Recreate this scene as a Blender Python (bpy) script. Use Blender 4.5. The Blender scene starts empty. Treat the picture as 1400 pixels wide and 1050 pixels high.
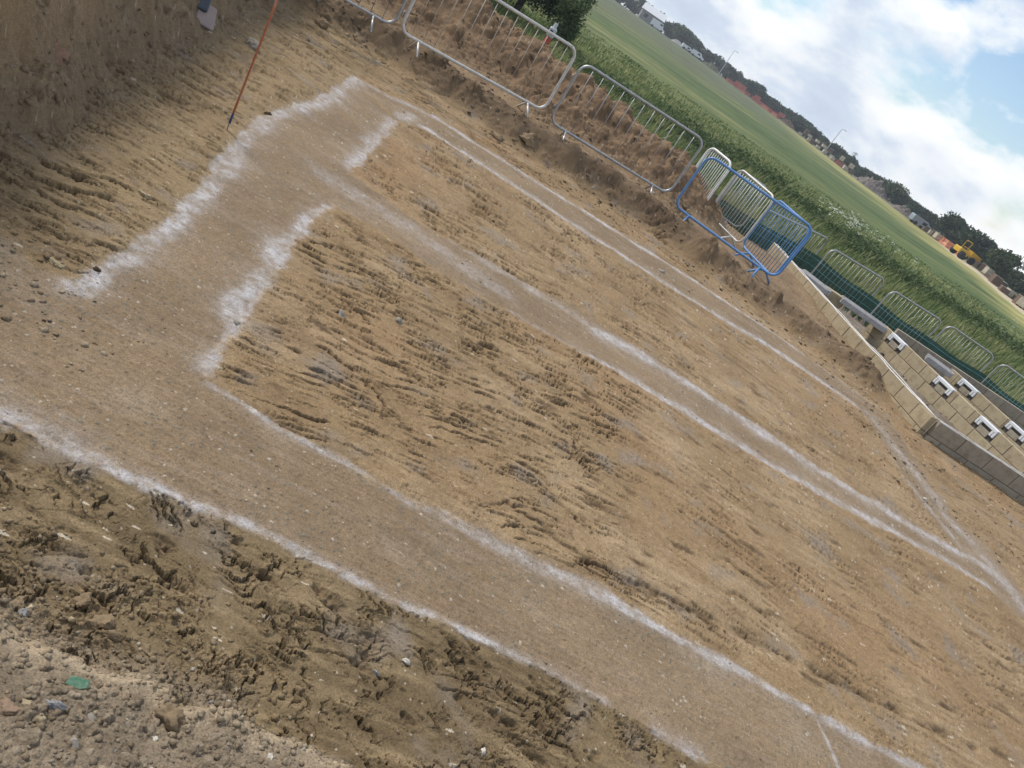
# Excavated house plot with concrete strip footings, barriers, meadow and a far building site.
import bpy, math, random
import numpy as np
from mathutils import Vector, Matrix

random.seed(7)
scene = bpy.context.scene
C = scene.collection
EYE = 2.3

# ------------------------------------------------------------------ helpers
def tag(o, label=None, cat=None, group=None, kind=None):
    if label: o['label'] = label
    if cat: o['category'] = cat
    if group: o['group'] = group
    if kind: o['kind'] = kind
    return o

def empty(name, loc=(0, 0, 0), rz=0.0):
    o = bpy.data.objects.new(name, None); C.objects.link(o)
    o.location = loc; o.rotation_euler = (0, 0, rz); o.empty_display_size = .2
    return o

def link_mesh(name, me, mat=None, parent=None, smooth=False):
    if mat is not None: me.materials.append(mat)
    o = bpy.data.objects.new(name, me); C.objects.link(o)
    if parent is not None: o.parent = parent
    if smooth and len(me.polygons):
        me.polygons.foreach_set('use_smooth', np.ones(len(me.polygons), dtype=bool))
    return o

def np_mesh(name, V, F):
    """V (n,3), F (m,k) int -> mesh"""
    V = np.asarray(V, dtype=np.float32); F = np.asarray(F, dtype=np.int32)
    me = bpy.data.meshes.new(name)
    m, k = F.shape
    me.vertices.add(len(V)); me.vertices.foreach_set('co', V.ravel())
    me.loops.add(m * k); me.loops.foreach_set('vertex_index', F.ravel())
    me.polygons.add(m)
    me.polygons.foreach_set('loop_start', np.arange(0, m * k, k, dtype=np.int32))
    me.polygons.foreach_set('loop_total', np.full(m, k, dtype=np.int32))
    me.update(calc_edges=True)
    return me

class MB:
    """collects boxes, tubes, quads into one mesh"""
    def __init__(s): s.v = []; s.f = []
    def add(s, vs, fs):
        b = len(s.v); s.v += [tuple(p) for p in vs]; s.f += [tuple(b + i for i in f) for f in fs]
    def box(s, c, d, rz=0.0, taper=1.0, rx=0.0):
        M = Matrix.Translation(c) @ Matrix.Rotation(rz, 4, 'Z') @ Matrix.Rotation(rx, 4, 'X')
        x, y, z = d[0] / 2, d[1] / 2, d[2] / 2
        vs = []
        for k, q in ((-z, 1.0), (z, taper)):
            for sx, sy in ((-1, -1), (1, -1), (1, 1), (-1, 1)):
                vs.append(M @ Vector((sx * x * q, sy * y * q, k)))
        s.add(vs, [(3, 2, 1, 0), (4, 5, 6, 7), (0, 1, 5, 4), (1, 2, 6, 5), (2, 3, 7, 6), (3, 0, 4, 7)])
    def bbox(s, c, d, b=.01, rz=0.0):
        """box with chamfered vertical and top edges"""
        M = Matrix.Translation(c) @ Matrix.Rotation(rz, 4, 'Z')
        x, y, z = d[0] / 2, d[1] / 2, d[2] / 2
        def ring(ins, k):
            xx, yy = x - ins, y - ins
            return [(-xx + b, -yy, k), (xx - b, -yy, k), (xx, -yy + b, k), (xx, yy - b, k),
                    (xx - b, yy, k), (-xx + b, yy, k), (-xx, yy - b, k), (-xx, -yy + b, k)]
        R = ring(b * .6, -z) + ring(0, -z + b) + ring(0, z - b) + ring(b * .6, z)
        fs = [tuple(range(7, -1, -1)), tuple(range(24, 32))]
        for L in range(3):
            for i in range(8):
                j = (i + 1) % 8
                fs.append((L * 8 + i, L * 8 + j, L * 8 + 8 + j, L * 8 + 8 + i))
        s.add([M @ Vector(p) for p in R], fs)
    def tube(s, pts, r, n=8, closed=False, r1=None):
        P = [Vector(p) for p in pts]; m = len(P)
        if r1 is None: r1 = r
        prev = None; vs = []
        for i in range(m):
            if closed: t = P[(i + 1) % m] - P[i - 1]
            else: t = P[min(i + 1, m - 1)] - P[max(i - 1, 0)]
            t.normalize()
            if prev is None:
                a = Vector((0, 0, 1)) if abs(t.z) < .9 else Vector((0, 1, 0))
                u = t.cross(a).normalized()
            else:
                u = (prev - t * prev.dot(t)).normalized()
            prev = u; w = t.cross(u)
            rr = r + (r1 - r) * (i / max(m - 1, 1))
            for k in range(n):
                a = 2 * math.pi * k / n
                vs.append(P[i] + (u * math.cos(a) + w * math.sin(a)) * rr)
        fs = []
        for i in range(m if closed else m - 1):
            j = (i + 1) % m
            for k in range(n):
                l = (k + 1) % n
                fs.append((i * n + k, i * n + l, j * n + l, j * n + k))
        if not closed:
            fs.append(tuple(range(n - 1, -1, -1))); fs.append(tuple((m - 1) * n + k for k in range(n)))
        s.add(vs, fs)
    def build(s, name, mat, parent=None, smooth=False):
        me = bpy.data.meshes.new(name); me.from_pydata(s.v, [], s.f); me.update()
        return link_mesh(name, me, mat, parent, smooth)

def copy_tree(o, parent=None):
    c = o.copy(); C.objects.link(c); c.parent = parent
    for ch in list(o.children): copy_tree(ch, c)
    return c

# ------------------------------------------------------------------ noise (numpy)
_rng = np.random.RandomState(11)
_perm = np.concatenate([_rng.permutation(256)] * 3).astype(np.int32)
_ga = _rng.rand(256).astype(np.float32) * 2 * np.pi
_gx, _gy = np.cos(_ga), np.sin(_ga)
def _hash(ix, iy, seed=0):
    return _perm[(_perm[(ix + seed * 37) & 255] + iy + seed * 101) & 255]
def perlin(x, y, seed=0):
    fx = np.floor(x); fy = np.floor(y)
    ix = fx.astype(np.int32); iy = fy.astype(np.int32)
    dx = (x - fx).astype(np.float32); dy = (y - fy).astype(np.float32)
    u = dx * dx * dx * (dx * (dx * 6 - 15) + 10); v = dy * dy * dy * (dy * (dy * 6 - 15) + 10)
    def g(i, j, ddx, ddy):
        h = _hash(ix + i, iy + j, seed); return _gx[h] * ddx + _gy[h] * ddy
    a = g(0, 0, dx, dy); b = g(1, 0, dx - 1, dy); c = g(0, 1, dx, dy - 1); d = g(1, 1, dx - 1, dy - 1)
    ab = a + u * (b - a); cd = c + u * (d - c)
    return (ab + v * (cd - ab)) * 1.5
def fbm(x, y, o=4, seed=0, gain=.5):
    s = 0; a = 1; f = 1
    for i in range(o):
        s = s + a * perlin(x * f + i * 13.7, y * f - i * 7.3, seed + i); a *= gain; f *= 2.03
    return s
def rnd2(ix, iy, seed):
    return _hash(ix, iy, seed).astype(np.float32) / 255.0
def worley(x, y, seed=0, jit=.9):
    """F1, F2, cell random"""
    fx = np.floor(x).astype(np.int32); fy = np.floor(y).astype(np.int32)
    f1 = np.full(x.shape, 9, np.float32); f2 = f1.copy(); idv = np.zeros(x.shape, np.float32)
    for i in (-1, 0, 1):
        for j in (-1, 0, 1):
            cx = fx + i; cy = fy + j
            px = cx + .5 + (rnd2(cx, cy, seed) - .5) * jit; py = cy + .5 + (rnd2(cx, cy, seed + 5) - .5) * jit
            d = np.sqrt((x - px) ** 2 + (y - py) ** 2).astype(np.float32)
            near = d < f1
            f2 = np.where(near, f1, np.minimum(f2, d)); idv = np.where(near, rnd2(cx, cy, seed + 9), idv); f1 = np.where(near, d, f1)
    return f1, f2, idv
def clods(x, y, c, seed, frac=.5):
    """rounded lumps, height in units of metres"""
    wa = .2 if c > .03 else .06
    wx = x / c + wa * perlin(x / c * 2.1, y / c * 2.1, seed + 3); wy = y / c + wa * perlin(x / c * 2.1 + 9, y / c * 2.1, seed + 4)
    f1, f2, idv = worley(wx, wy, seed)
    r = np.clip((idv - (1 - frac)) / frac, 0, 1) * .5 + .12
    r = np.where(idv > 1 - frac, r, 0)
    return (.62 * np.sqrt(np.clip(r * r - f1 * f1, 0, None)) + .55 * np.clip(f2 - f1, 0, .34) * (r > 0) * (.4 + r)) * c, idv
def sstep(a, b, x):
    t = np.clip((x - a) / (b - a), 0, 1); return t * t * (3 - 2 * t)

# ------------------------------------------------------------------ plan geometry (metres)
def seg_dist(x, y, P):
    """distance to polyline, signed side (left positive), arc length parameter"""
    best = np.full(x.shape, 1e9, np.float32); side = np.zeros(x.shape, np.float32); par = np.zeros(x.shape, np.float32)
    L = 0.0
    for (ax, ay), (bx, by) in zip(P[:-1], P[1:]):
        dx, dy = bx - ax, by - ay; ll = dx * dx + dy * dy; l = math.sqrt(ll)
        t = np.clip(((x - ax) * dx + (y - ay) * dy) / ll, 0, 1)
        qx = x - (ax + t * dx); qy = y - (ay + t * dy)
        d = np.sqrt(qx * qx + qy * qy)
        m = d < best
        best = np.where(m, d, best); par = np.where(m, L + t * l, par)
        side = np.where(m, np.sign(dx * (y - ay) - dy * (x - ax)), side)
        L += l
    return best, side, par
def in_poly(x, y, P):
    ins = np.zeros(x.shape, bool)
    n = len(P)
    for i in range(n):
        ax, ay = P[i]; bx, by = P[(i + 1) % n]
        c = (ay > y) != (by > y)
        with np.errstate(divide='ignore', invalid='ignore'):
            xi = (bx - ax) * (y - ay) / (by - ay if by != ay else 1e-9) + ax
        ins ^= c & (x < xi)
    return ins
def sdf_poly(x, y, P):
    d, _, _ = seg_dist(x, y, P + [P[0]])
    return np.where(in_poly(x, y, P), d, -d)

LEFT_OUT = [(-3.656, 9.628), (-3.265, 8.039), (-3.13, 7.123), (-3.059, 6.554), (-2.859, 5.905), (-2.58, 5.196), (-2.352, 4.617), (-2.197, 4.148), (-2.101, 3.858), (-2.044, 3.519), (-1.981, 3.258), (-1.937, 3.064)]
LEFT_IN = [(-2.779, 8.984), (-2.453, 7.675), (-2.202, 6.668), (-1.958, 5.848), (-1.924, 5.597), (-1.741, 4.833), (-1.503, 4.08), (-1.376, 3.653), (-1.285, 3.316), (-1.214, 3.093)]
LOW_N = [(-1.195, 3.065), (-0.995, 3.075), (-0.786, 3.072), (-0.603, 3.115), (-0.329, 3.152), (-0.082, 3.167), (0.092, 3.267), (0.454, 3.363), (0.873, 3.49), (1.327, 3.509), (1.785, 3.616), (2.353, 3.658), (3.005, 3.807)]
LOW_S = [(-1.476, 2.179), (-1.303, 2.202), (-1.171, 2.238), (-0.987, 2.297), (-0.763, 2.359), (-0.516, 2.455), (-0.256, 2.494), (0.171, 2.578), (0.437, 2.65), (0.717, 2.717), (1.122, 2.785), (1.621, 2.834)]
MID_N = [(-2.178, 6.62), (-1.874, 6.626), (-1.549, 6.585), (-1.245, 6.591), (-0.692, 6.781), (-0.247, 6.882), (0.101, 7.131), (0.597, 7.097), (1.005, 7.101), (1.657, 7.169), (2.237, 7.241), (2.898, 7.219), (3.509, 7.367), (4.126, 7.463), (4.619, 7.667)]
MID_S = [(-1.938, 5.81), (-1.536, 5.906), (-0.978, 5.903), (-0.648, 5.959), (-0.325, 6.056), (0.083, 6.14), (0.495, 6.254), (0.925, 6.343), (1.515, 6.414), (1.966, 6.506), (2.426, 6.57), (2.98, 6.696), (3.565, 6.877), (4.172, 7.048), (4.698, 7.157), (5.009, 6.915)]
TOP_N = [(-3.656, 9.628), (-3.258, 9.809), (-2.995, 10.217), (-2.704, 10.339), (-1.834, 10.472), (-1.161, 10.547), (-0.5, 10.734), (0.423, 10.915), (1.257, 11.029), (1.983, 11.071), (2.59, 11.081), (3.428, 10.999), (4.247, 10.881)]
TOP_S = [(-2.758, 9.05), (-2.567, 9.448), (-1.852, 9.506), (-1.044, 9.651), (-0.294, 9.649), (0.218, 9.812), (0.761, 9.82), (1.63, 9.974), (2.414, 10.171), (3.096, 10.242), (3.78, 10.279), (3.958, 10.033)]
RIGHT_E = [(4.247, 10.881), (4.505, 10.228), (4.627, 9.073), (4.79, 8.475), (5.123, 8.34), (5.316, 7.663)]
RIGHT_W = [(3.958, 10.033), (4.063, 9.267), (4.205, 8.611), (4.295, 8.069), (4.466, 7.735), (4.619, 7.667)]
R_END = [(5.6, 7.0), (6.6, 7.2), (6.6, 8.2), (5.6, 8.0)]
POLY = {
 'cross': LEFT_OUT + [(-2.6, 2.95), (-3.4, 2.8), (-3.3, 2.2), (-1.3, 2.6)] + LEFT_IN[::-1],
 'low': [(-3.4, 2.85), (-2.6, 2.97), (-1.96, 3.09)] + LOW_N + [(4.5, 4.1), (6.2, 4.45), (6.2, 3.7), (4.5, 3.35), (2.6, 3.02)] + LOW_S[::-1] + [(-3.4, 1.85)],
 'mid': [(-2.45, 6.25)] + MID_N + [(5.25, 7.75), (5.3, 7.35)] + MID_S[::-1] + [(-2.2, 5.75)],
 'top': TOP_N + TOP_S[::-1],
 'right': RIGHT_E + [(5.9, 7.35), (5.6, 7.0), (5.0, 7.3)] + RIGHT_W[::-1],
}
# pale laitance / lime lines: (points, half width, strength)
WHITE = [
 ([(-3.655, 9.734), (-3.282, 8.24), (-3.158, 7.24), (-3.084, 6.656)], .085, 1.0), ([(-3.084, 6.656), (-2.91, 6.09), (-2.65, 5.439), (-2.42, 4.877)], .09, .8),
 ([(-2.42, 4.877), (-2.253, 4.366), (-2.131, 3.993), (-2.063, 3.657), (-2.01, 3.397), (-1.947, 3.112)], .07, 1.0),
 ([(-1.926, 5.663), (-1.834, 5.151), (-1.708, 4.68)], .07, .95), ([(-1.708, 4.68), (-1.585, 4.252), (-1.468, 3.907), (-1.378, 3.621)], .10, 1.0), ([(-1.378, 3.621), (-1.294, 3.36), (-1.229, 3.13)], .04, .75),
 ([(-2.758, 8.893), (-2.493, 7.851), (-2.361, 7.223), (-2.235, 6.794)], .10, .85), ([(-2.832, 9.217), (-2.824, 9.682)], .07, .8),
 ([(-1.163, 3.049), (-0.995, 3.075), (-0.805, 3.07), (-0.603, 3.115), (-0.333, 3.162)], .02, .9), ([(-0.333, 3.162), (-0.082, 3.167), (0.096, 3.257)], .022, .45),
 ([(0.1, 3.247), (0.391, 3.282), (0.716, 3.379), (1.015, 3.454)], .045, .75), ([(1.015, 3.454), (1.328, 3.498), (1.6, 3.538), (1.926, 3.613), (2.258, 3.66), (2.648, 3.72), (3.066, 3.815)], .036, 1.0),
 ([(-1.476, 2.179), (-1.308, 2.208), (-1.134, 2.253)], .075, .9), ([(-1.134, 2.253), (-0.987, 2.297), (-0.763, 2.359), (-0.549, 2.452), (-0.409, 2.482), (-0.256, 2.494)], .032, .95),
 ([(-0.256, 2.494), (0.037, 2.552), (0.306, 2.605), (0.511, 2.653), (0.725, 2.715)], .024, .9), ([(0.725, 2.715), (0.937, 2.749), (1.122, 2.785)], .022, .4), ([(1.389, 2.817), (1.621, 2.834)], .03, .6),
 ([(0.39, 6.879), (1.008, 7.065), (1.657, 7.133), (2.234, 7.186), (2.898, 7.219), (3.501, 7.329)], .09, 1.0), ([(3.501, 7.329), (4.109, 7.404), (4.692, 7.623), (5.05, 7.651)], .065, .95),
 ([(-0.321, 6.043), (0.092, 6.098), (0.432, 6.199)], .05, .4), ([(0.427, 6.228), (0.708, 6.306), (1.069, 6.383), (1.514, 6.459), (2.042, 6.519), (2.427, 6.585), (2.988, 6.745), (3.577, 6.928)], .07, 1.0), ([(3.577, 6.928), (4.28, 7.135), (4.711, 7.194)], .045, .75),
 ([(-2.283, 6.252), (-1.852, 6.267), (-1.45, 6.356), (-0.984, 6.299), (-0.547, 6.314)], .13, .42), ([(-1.126, 6.681), (-0.389, 6.82), (0.227, 6.901)], .06, .45),
 ([(-2.741, 10.289), (-2.241, 10.318), (-1.823, 10.437), (-1.152, 10.511)], .055, .9), ([(-1.152, 10.511), (-0.493, 10.697), (0.317, 10.806), (1.258, 10.99), (1.982, 11.032), (2.592, 11.12), (3.433, 11.038), (4.263, 10.958)], .055, 1.0),
 ([(-2.58, 9.478), (-1.98, 9.571), (-1.369, 9.665), (-0.734, 9.699), (0.004, 9.79), (0.755, 9.884), (1.629, 10.04), (2.42, 10.274), (3.1, 10.277), (3.721, 10.265)], .07, 1.0),
 ([(4.005, 10.269), (4.213, 9.698), (4.466, 9.038), (4.616, 8.372), (4.829, 8.026), (5.062, 7.639), (5.186, 7.347)], .09, .5), ([(3.925, 9.602), (4.102, 8.783), (4.463, 8.017), (4.651, 7.503)], .04, .5), ([(5.018, 7.684), (5.156, 7.272)], .12, .6),
 ([(2.236, 3.676), (2.268, 3.619)], .008, .7), ([(2.338, 3.62), (2.381, 3.523), (2.43, 3.365)], .010, .8),
 ([(-3.609, 9.641), (-3.244, 9.777), (-2.952, 10.115), (-2.677, 10.269)], .06, .55),
]
BANK = [(-2.2, .8), (-2.75, 2.6), (-3.05, 3.7), (-3.2, 4.5), (-3.75, 5.6), (-4.3, 7.2), (-4.95, 9.0), (-5.6, 11.3), (-6.3, 13.4), (-7.5, 17)]
RIDGE = [(-6.2, 11.2)] + [(-5.153, 11.342), (-3.912, 11.897), (-2.134, 11.986), (-0.121, 12.465), (1.759, 12.253), (3.342, 12.211), (4.509, 11.825)]
LIP = [(-2.6, 1.2), (-1.5, 1.32)] + [(-0.798, 1.451), (-0.652, 1.453), (-0.471, 1.5), (-0.372, 1.566), (-0.265, 1.527), (-0.129, 1.625), (0.004, 1.624), (0.239, 1.677)] + [(.6, 1.72), (1.4, 1.5), (2.6, 1.2)]
GOUGE = [(0.846, 3.634), (1.165, 3.712), (1.788, 3.897), (2.456, 4.061), (3.001, 4.194), (3.583, 4.359)]
HOUSE = [(3.25, 15.72), (5.0, 11.1), (12.5, 11.9), (12.5, 18.0), (3.0, 17.3)]
HEAP = [(-9, 14.2), (-4.2, 14.5), (-2.2, 14.6), (-.9, 14.7), (.4, 14.8), (1.7, 15.4)]
HEAPH = [1.14, 1.14, 1.02, .98, .84, .16]

def plan_rot(x, y):
    a = math.radians(10.5); c, s = math.cos(a), math.sin(a)
    return x * c + y * s, -x * s + y * c

def teeth(s, t, ls, lt, seed, rr, ragged=1.0):
    """torn clay: thin splits with a slightly raised far lip, each split dying out along its length"""
    w = 1.2 * perlin(s / .7, t / .45, seed) + .24 * perlin(s / .2, t / .12, seed + 1) + ragged * (.11 * perlin(s / .06, t / .05, seed + 2) + .07 * perlin(s / .02, t / .02, seed + 3))
    p = t / lt + w
    k = np.floor(p); fr = (p - k).astype(np.float32); ki = k.astype(np.int32)
    a = perlin(s / ls + rnd2(ki, ki * 3, seed) * 40, k * 7.31 + .37, seed + 4) + .35 * perlin(s / ls * 3.1, k * 3.7 + .2, seed + 5)
    a = np.clip(a * 3.0 - .30, 0, 1)
    gw = np.clip(.075 * (rr / 4.4) ** 2 * .088 / lt, .07, .17)
    g = np.exp(-(np.minimum(fr, (1 - fr) * 1.8) / gw) ** 2)
    z = a * (.42 * (1 - fr) ** 2 - 1.35 * g)
    return z, a * g

def tears(x, y, seed, sc=.30):
    """layered plates with ragged, torn, slightly curled outlines"""
    h = fbm(x / sc, y / (sc * .75), 6, seed, .50)
    p = h * 3.4; k = np.floor(p); fr = (p - k).astype(np.float32)
    pres = np.clip(perlin(x / .26, y / .2, seed + 7) * 2.6 + .35, 0, 1)
    g = np.exp(-(fr / .10) ** 2) * pres
    lay = (rnd2(k.astype(np.int32), k.astype(np.int32) * 0 + 3, seed) - .5)
    return .009 * pres * np.exp(-((1 - fr) / .22) ** 2) + .012 * lay * pres - .022 * g, g

def terrain(x, y):
    x = x.astype(np.float32); y = y.astype(np.float32)
    s, t = plan_rot(x, y)
    N = x.shape
    # ---- strips
    wob = .025 * perlin(x / .12, y / .12, 21) + .016 * perlin(x / .045, y / .045, 22) + .035 * perlin(x / .4, y / .4, 23)
    sd = {k: sdf_poly(x, y, P) for k, P in POLY.items()}
    strip = np.full(N, -9, np.float32)
    for k in sd: strip = np.maximum(strip, sd[k])
    strip_w = strip + wob
    inside = sstep(-.008, .012, strip_w)
    # ---- whites
    white = np.zeros(N, np.float32)
    wn = .5 + .5 * np.clip(fbm(x / .10, y / .10, 4, 31) * 1.2 + .25, -1, 1)
    wj = perlin(x / .3, y / .3, 33)
    for P, hw, st in WHITE:
        d, side, _ = seg_dist(x, y, P)
        r = np.clip(d / (hw * .95 * (1 + .55 * wj)), 0, 4)
        soft = (.6 * np.exp(-(r * .9) ** 4) + .4 * np.exp(-(r * .62) ** 2)) * st
        brk = np.clip(.62 + .9 * fbm(x / .045, y / .045, 4, 38) + .5 * wj, 0, 1)
        white = np.maximum(white, np.clip(soft * (.34 + .70 * wn) * (.50 + .62 * brk), 0, .93))
        white = np.maximum(white, .45 * st * np.exp(-(r / 2.0) ** 2) * np.clip(fbm(x / .05, y / .05, 3, 35) * 1.4, 0, 1))
    white = white * (.06 + .94 * sstep(-.05, -.008, strip_w + .012 * perlin(x / .02, y / .02, 36)))
    # ---- base and regions
    z = .012 * fbm(x / 1.2, y / 1.2, 3, 41)
    low_d, low_side, _ = seg_dist(x, y, [(-3.4, 1.85)] + LOW_S + [(2.6, 3.02), (6.2, 3.7)])
    fore = (low_side < 0)                        # near bay
    left_d, left_side, _ = seg_dist(x, y, [(-3.9, 11)] + LEFT_OUT + [(-2.6, 2.95), (-3.4, 2.85)])
    leftbay = (left_side < 0) & ~fore
    bd, bs, bp = seg_dist(x, y, BANK)
    bank_in = np.where(bs > 0, bd, -bd) + .10 * perlin(x / .5, y / .5, 44) + .05 * perlin(x / .15, y / .15, 45)
    rd, rs, rp = seg_dist(x, y, RIDGE)
    behind = np.where(rs > 0, rd, -rd)
    ld, ls_, lp = seg_dist(x, y, LIP)
    lipn = np.where(ls_ < 0, ld, -ld) + .035 * perlin(x / .16, y / .16, 46) + .015 * perlin(x / .05, y / .05, 47)
    hse = sdf_poly(x, y, HOUSE)
    # torn clay, stronger in patches
    rough = np.clip(.5 + .9 * fbm(x / .8, y / .8, 3, 51), 0, 1)
    amp = np.where(leftbay, 1.15, .40 + .75 * rough)
    # strongest in the left half of the middle bay
    mb = np.exp(-(((x + .6) / 1.3) ** 2)) * np.exp(-(((t - 4.9) / 1.2) ** 2))
    amp = np.clip(amp * (.55 + .45 * rough) + .8 * mb, 0, 1.2)
    amp = np.where(fore, amp * .35, amp)
    right = sstep(.6, 3.0, x) * ~fore
    amp = amp * (1 - .55 * right)
    rr_ = np.hypot(x, y)
    amp = amp * (.12 + .88 * sstep(.0, .10, -strip_w))
    rot = np.where(leftbay, .06, .20) - .20 * right
    s2 = s * np.cos(rot) + t * np.sin(rot); t2_ = -s * np.sin(rot) + t * np.cos(rot)
    t1, e1 = teeth(s2, t2_, .28, .088, 61, rr_)
    cn = fbm(s2 / .21, t2_ / .050, 5, 71, .56)
    cw = np.clip(.055 * (rr_ / 4.2), .045, .12)
    cp = np.clip(perlin(s2 / .35, t2_ / .14, 77) * 2.2 + .25, 0, 1)
    e2 = np.exp(-(cn / cw) ** 2) * cp; t2 = .35 * np.tanh(cn * 5) * cp - 1.15 * e2
    t3, e3 = teeth(s2 + 7, t2_ + 1.3, .5, .21, 64, rr_)
    tz = .040 * t1 + .024 * t2 + .042 * np.clip(rough * 1.6 - .5, 0, 1) * t3
    onclay = (1 - inside)
    z = z + onclay * amp * tz
    z = z + onclay * .004
    fineclod, fid = clods(x, y, .03, 81, .35)
    loose = np.clip(fbm(x / .5, y / .5, 3, 83) * 1.5 - .1, 0, 1)
    near_edge = np.exp(-(np.clip(-strip_w, 0, 9) / .10) ** 2)
    z = z + onclay * fineclod * np.clip(.25 + .55 * loose + .4 * near_edge, 0, 1) * .8 * np.where(fore, .35, 1)
    # foreground plates
    prough = np.clip(.45 + 1.1 * fbm(x / .55, y / .55, 3, 97), 0, 1)
    te1, tg1 = tears(x, y, 91, .42); te2, tg2 = tears(x + 3, y, 95, .2)
    z = z + np.where(fore, onclay * (1.6 * te1 + .6 * np.clip(prough * 1.6 - .5, 0, 1) * te2), 0)
    tg = np.where(fore, np.maximum(tg1, .6 * tg2 * np.clip(prough * 1.6 - .5, 0, 1)), 0)
    pit = np.clip(fbm(x / .26, y / .16, 5, 103) * 1.7 - .88, 0, 1) * fore * onclay
    pitb = np.clip(fbm(s / .34, t / .13, 5, 108) * 1.8 - .95, 0, 1) * (~fore) * onclay * sstep(.03, .12, -strip_w)
    pit = pit + pitb
    crumb, cr_id = clods(x, y, .022, 105, .7)
    z = z - (.045 * (pit - pitb) + .010 * pitb) + crumb * np.clip(pit * 1.4, 0, 1) * .9
    # gouge
    gd, gs, gp_ = seg_dist(x, y, GOUGE)
    gw = np.exp(-((gd + .03 * perlin(x / .10, y / .10, 107) + .012 * perlin(x / .03, y / .03, 109)) / (.026 + .014 * perlin(x / .25, y / .25, 110))) ** 2) * np.clip(.75 + perlin(x / .2, y / .2, 106), 0, 1)
    z = z - .030 * gw + gw * crumb * .5
    # strips: smooth, slightly dished, speckled with grit
    grit, gid = clods(x, y, .016, 111, .16)
    stripz = -.003 + .004 * fbm(x / .25, y / .25, 4, 113) + grit * .55
    sx = np.sin((t + .02 * perlin(s / .6, t / .2, 115)) / .035 * 2 * np.pi)
    stripz = stripz + .0008 * sx
    inz = sstep(-.07, .02, strip_w)
    z = z * (1 - inz) + stripz * inz
    # ---- raised ground behind, spoil ridge
    lev = .27 - .17 * sstep(-.5, 3.0, x)
    bz = lev * sstep(-.55, .35, behind)
    rn = .75 + .55 * fbm(x / .7, y / .7, 3, 121)
    taper = 1 - sstep(4.25, 4.6, x)
    rz = .20 * rn * np.exp(-((rd) / (.30)) ** 2) * taper
    c1, c1i = clods(x, y, .16, 123, .55); c2, c2i = clods(x, y, .07, 124, .6); c3, c3i = clods(x, y, .035, 125, .7)
    rmask = np.exp(-((behind - .05) / (.42)) ** 4) * taper
    d1, d1i = clods(x, y, .34, 128, .5)
    lump = d1 * .34 + c1 * .8 + c2 * .8 + c3 * .8
    z = z + (1 - inside) * (bz + rz)
    z = z + (1 - inside) * rmask * np.clip(.35 + 1.1 * fbm(x / .35, y / .35, 2, 127), .1, 1) * lump
    flat = (behind > .3)
    z = z + flat * (1 - rmask) * (.5 * c3 + .25 * c2) * (hse < 0)
    # ---- heap behind barriers
    hy = np.interp(x, [p[0] for p in HEAP], [p[1] for p in HEAP]); hh = np.interp(x, [p[0] for p in HEAP], HEAPH)
    hn = 1 + .22 * fbm(x / 1.1, y / 1.1, 3, 131)
    prof = np.where(y < hy, sstep(-1.9, 0, y - hy), 1 - sstep(0, 2.6, y - hy))
    heapz = np.clip((hh - lev) * prof * hn, 0, None) * (y > 12)
    z = z + heapz
    hm = sstep(.04, .2, heapz)
    d1, d1i = clods(x, y, .34, 128, .5)
    z = z + hm * (d1 * .45 + c1 * .7 + c2 * .45 + c3 * .2)
    z = z - sstep(16.2, 17.6, y + .12 * x * (x > 0) * 0) * (lev + .45) * (hse < 0)
    # ---- bank on the left
    bw = np.clip(bank_in, 0, None)
    zb = np.where(bw < .25, bw * .9, .225 + (bw - .25) * 2.3)
    zb = np.minimum(zb, 2.1 + .1 * bw)
    bm = sstep(-.02, .10, bank_in)
    bq = bp + .25 * perlin(x / .5, y / .5, 138)
    scr = perlin(bq / .16, bw / .7, 135) + .5 * perlin(bq / .06, bw / .3, 136)
    e1_, e1i = clods(bq, bw * 1.2, .16, 139, .45); e2_, e2i = clods(bq, bw * 1.2, .06, 140, .5)
    zb = zb + bm * (.022 * scr + .06 * fbm(x / .3, y / .3, 4, 137) + .8 * e1_ * np.clip(fbm(bq / .5, bw / .5, 2, 134) + .3, 0, 1) + .75 * e2_)
    z = z * (1 - bm) + (z * .3 + zb) * bm
    talus = np.exp(-((bank_in - .12) / .22) ** 2)
    z = z + talus * (c2 * .8 + c3 * .9 + c1 * .2)
    # ---- spoil lip in front
    lz = .135 * sstep(-.16, .03, lipn) + np.clip(lipn, 0, .9) * .42
    lz = lz + .030 * np.exp(-((lipn - .02) / .04) ** 2)
    lm = sstep(-.12, .0, lipn)
    z = z * (1 - lm) + lz
    q1, q1i = clods(x, y, .05, 141, .45); q2, q2i = clods(x, y, .024, 142, .6); q3, q3i = clods(x, y, .011, 143, .7)
    rim = np.exp(-((lipn - .02) / .06) ** 2)
    z = z + lm * (1 - .8 * rim) * (.65 * q1 + .6 * q2 + .6 * q3)
    lt_ = np.exp(-((lipn + .11) / .08) ** 2) * (x < -.1)
    z = z + lt_ * (1 - lm) * (.8 * q1 + .7 * q2 + .6 * q3)
    # ---- inside the neighbouring footings
    hm2 = sstep(-.03, .05, hse)
    z = z * (1 - hm2) + hm2 * (-.13 + .35 * c2 + .4 * c3 + .02 * fbm(x / .5, y / .5, 3, 151))
    # ---- colour (dry to damp clay, painted shade in splits, grit, lime)
    def col(r, g, b): return np.array([r, g, b], np.float32)[None, :]
    n_lo = fbm(x / .9, y / .9, 4, 161)[:, None]; n_hi = fbm(x / .06, y / .06, 4, 162)[:, None]; n_st = fbm(s / .5, t / .06, 3, 163)[:, None]
    clay = col(.305, .208, .110) + 0 * n_lo
    pale = col(.41, .295, .172); olive = col(.285, .205, .11); red = col(.315, .198, .10); damp = col(.19, .122, .062); dark = col(.13, .085, .048)
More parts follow.
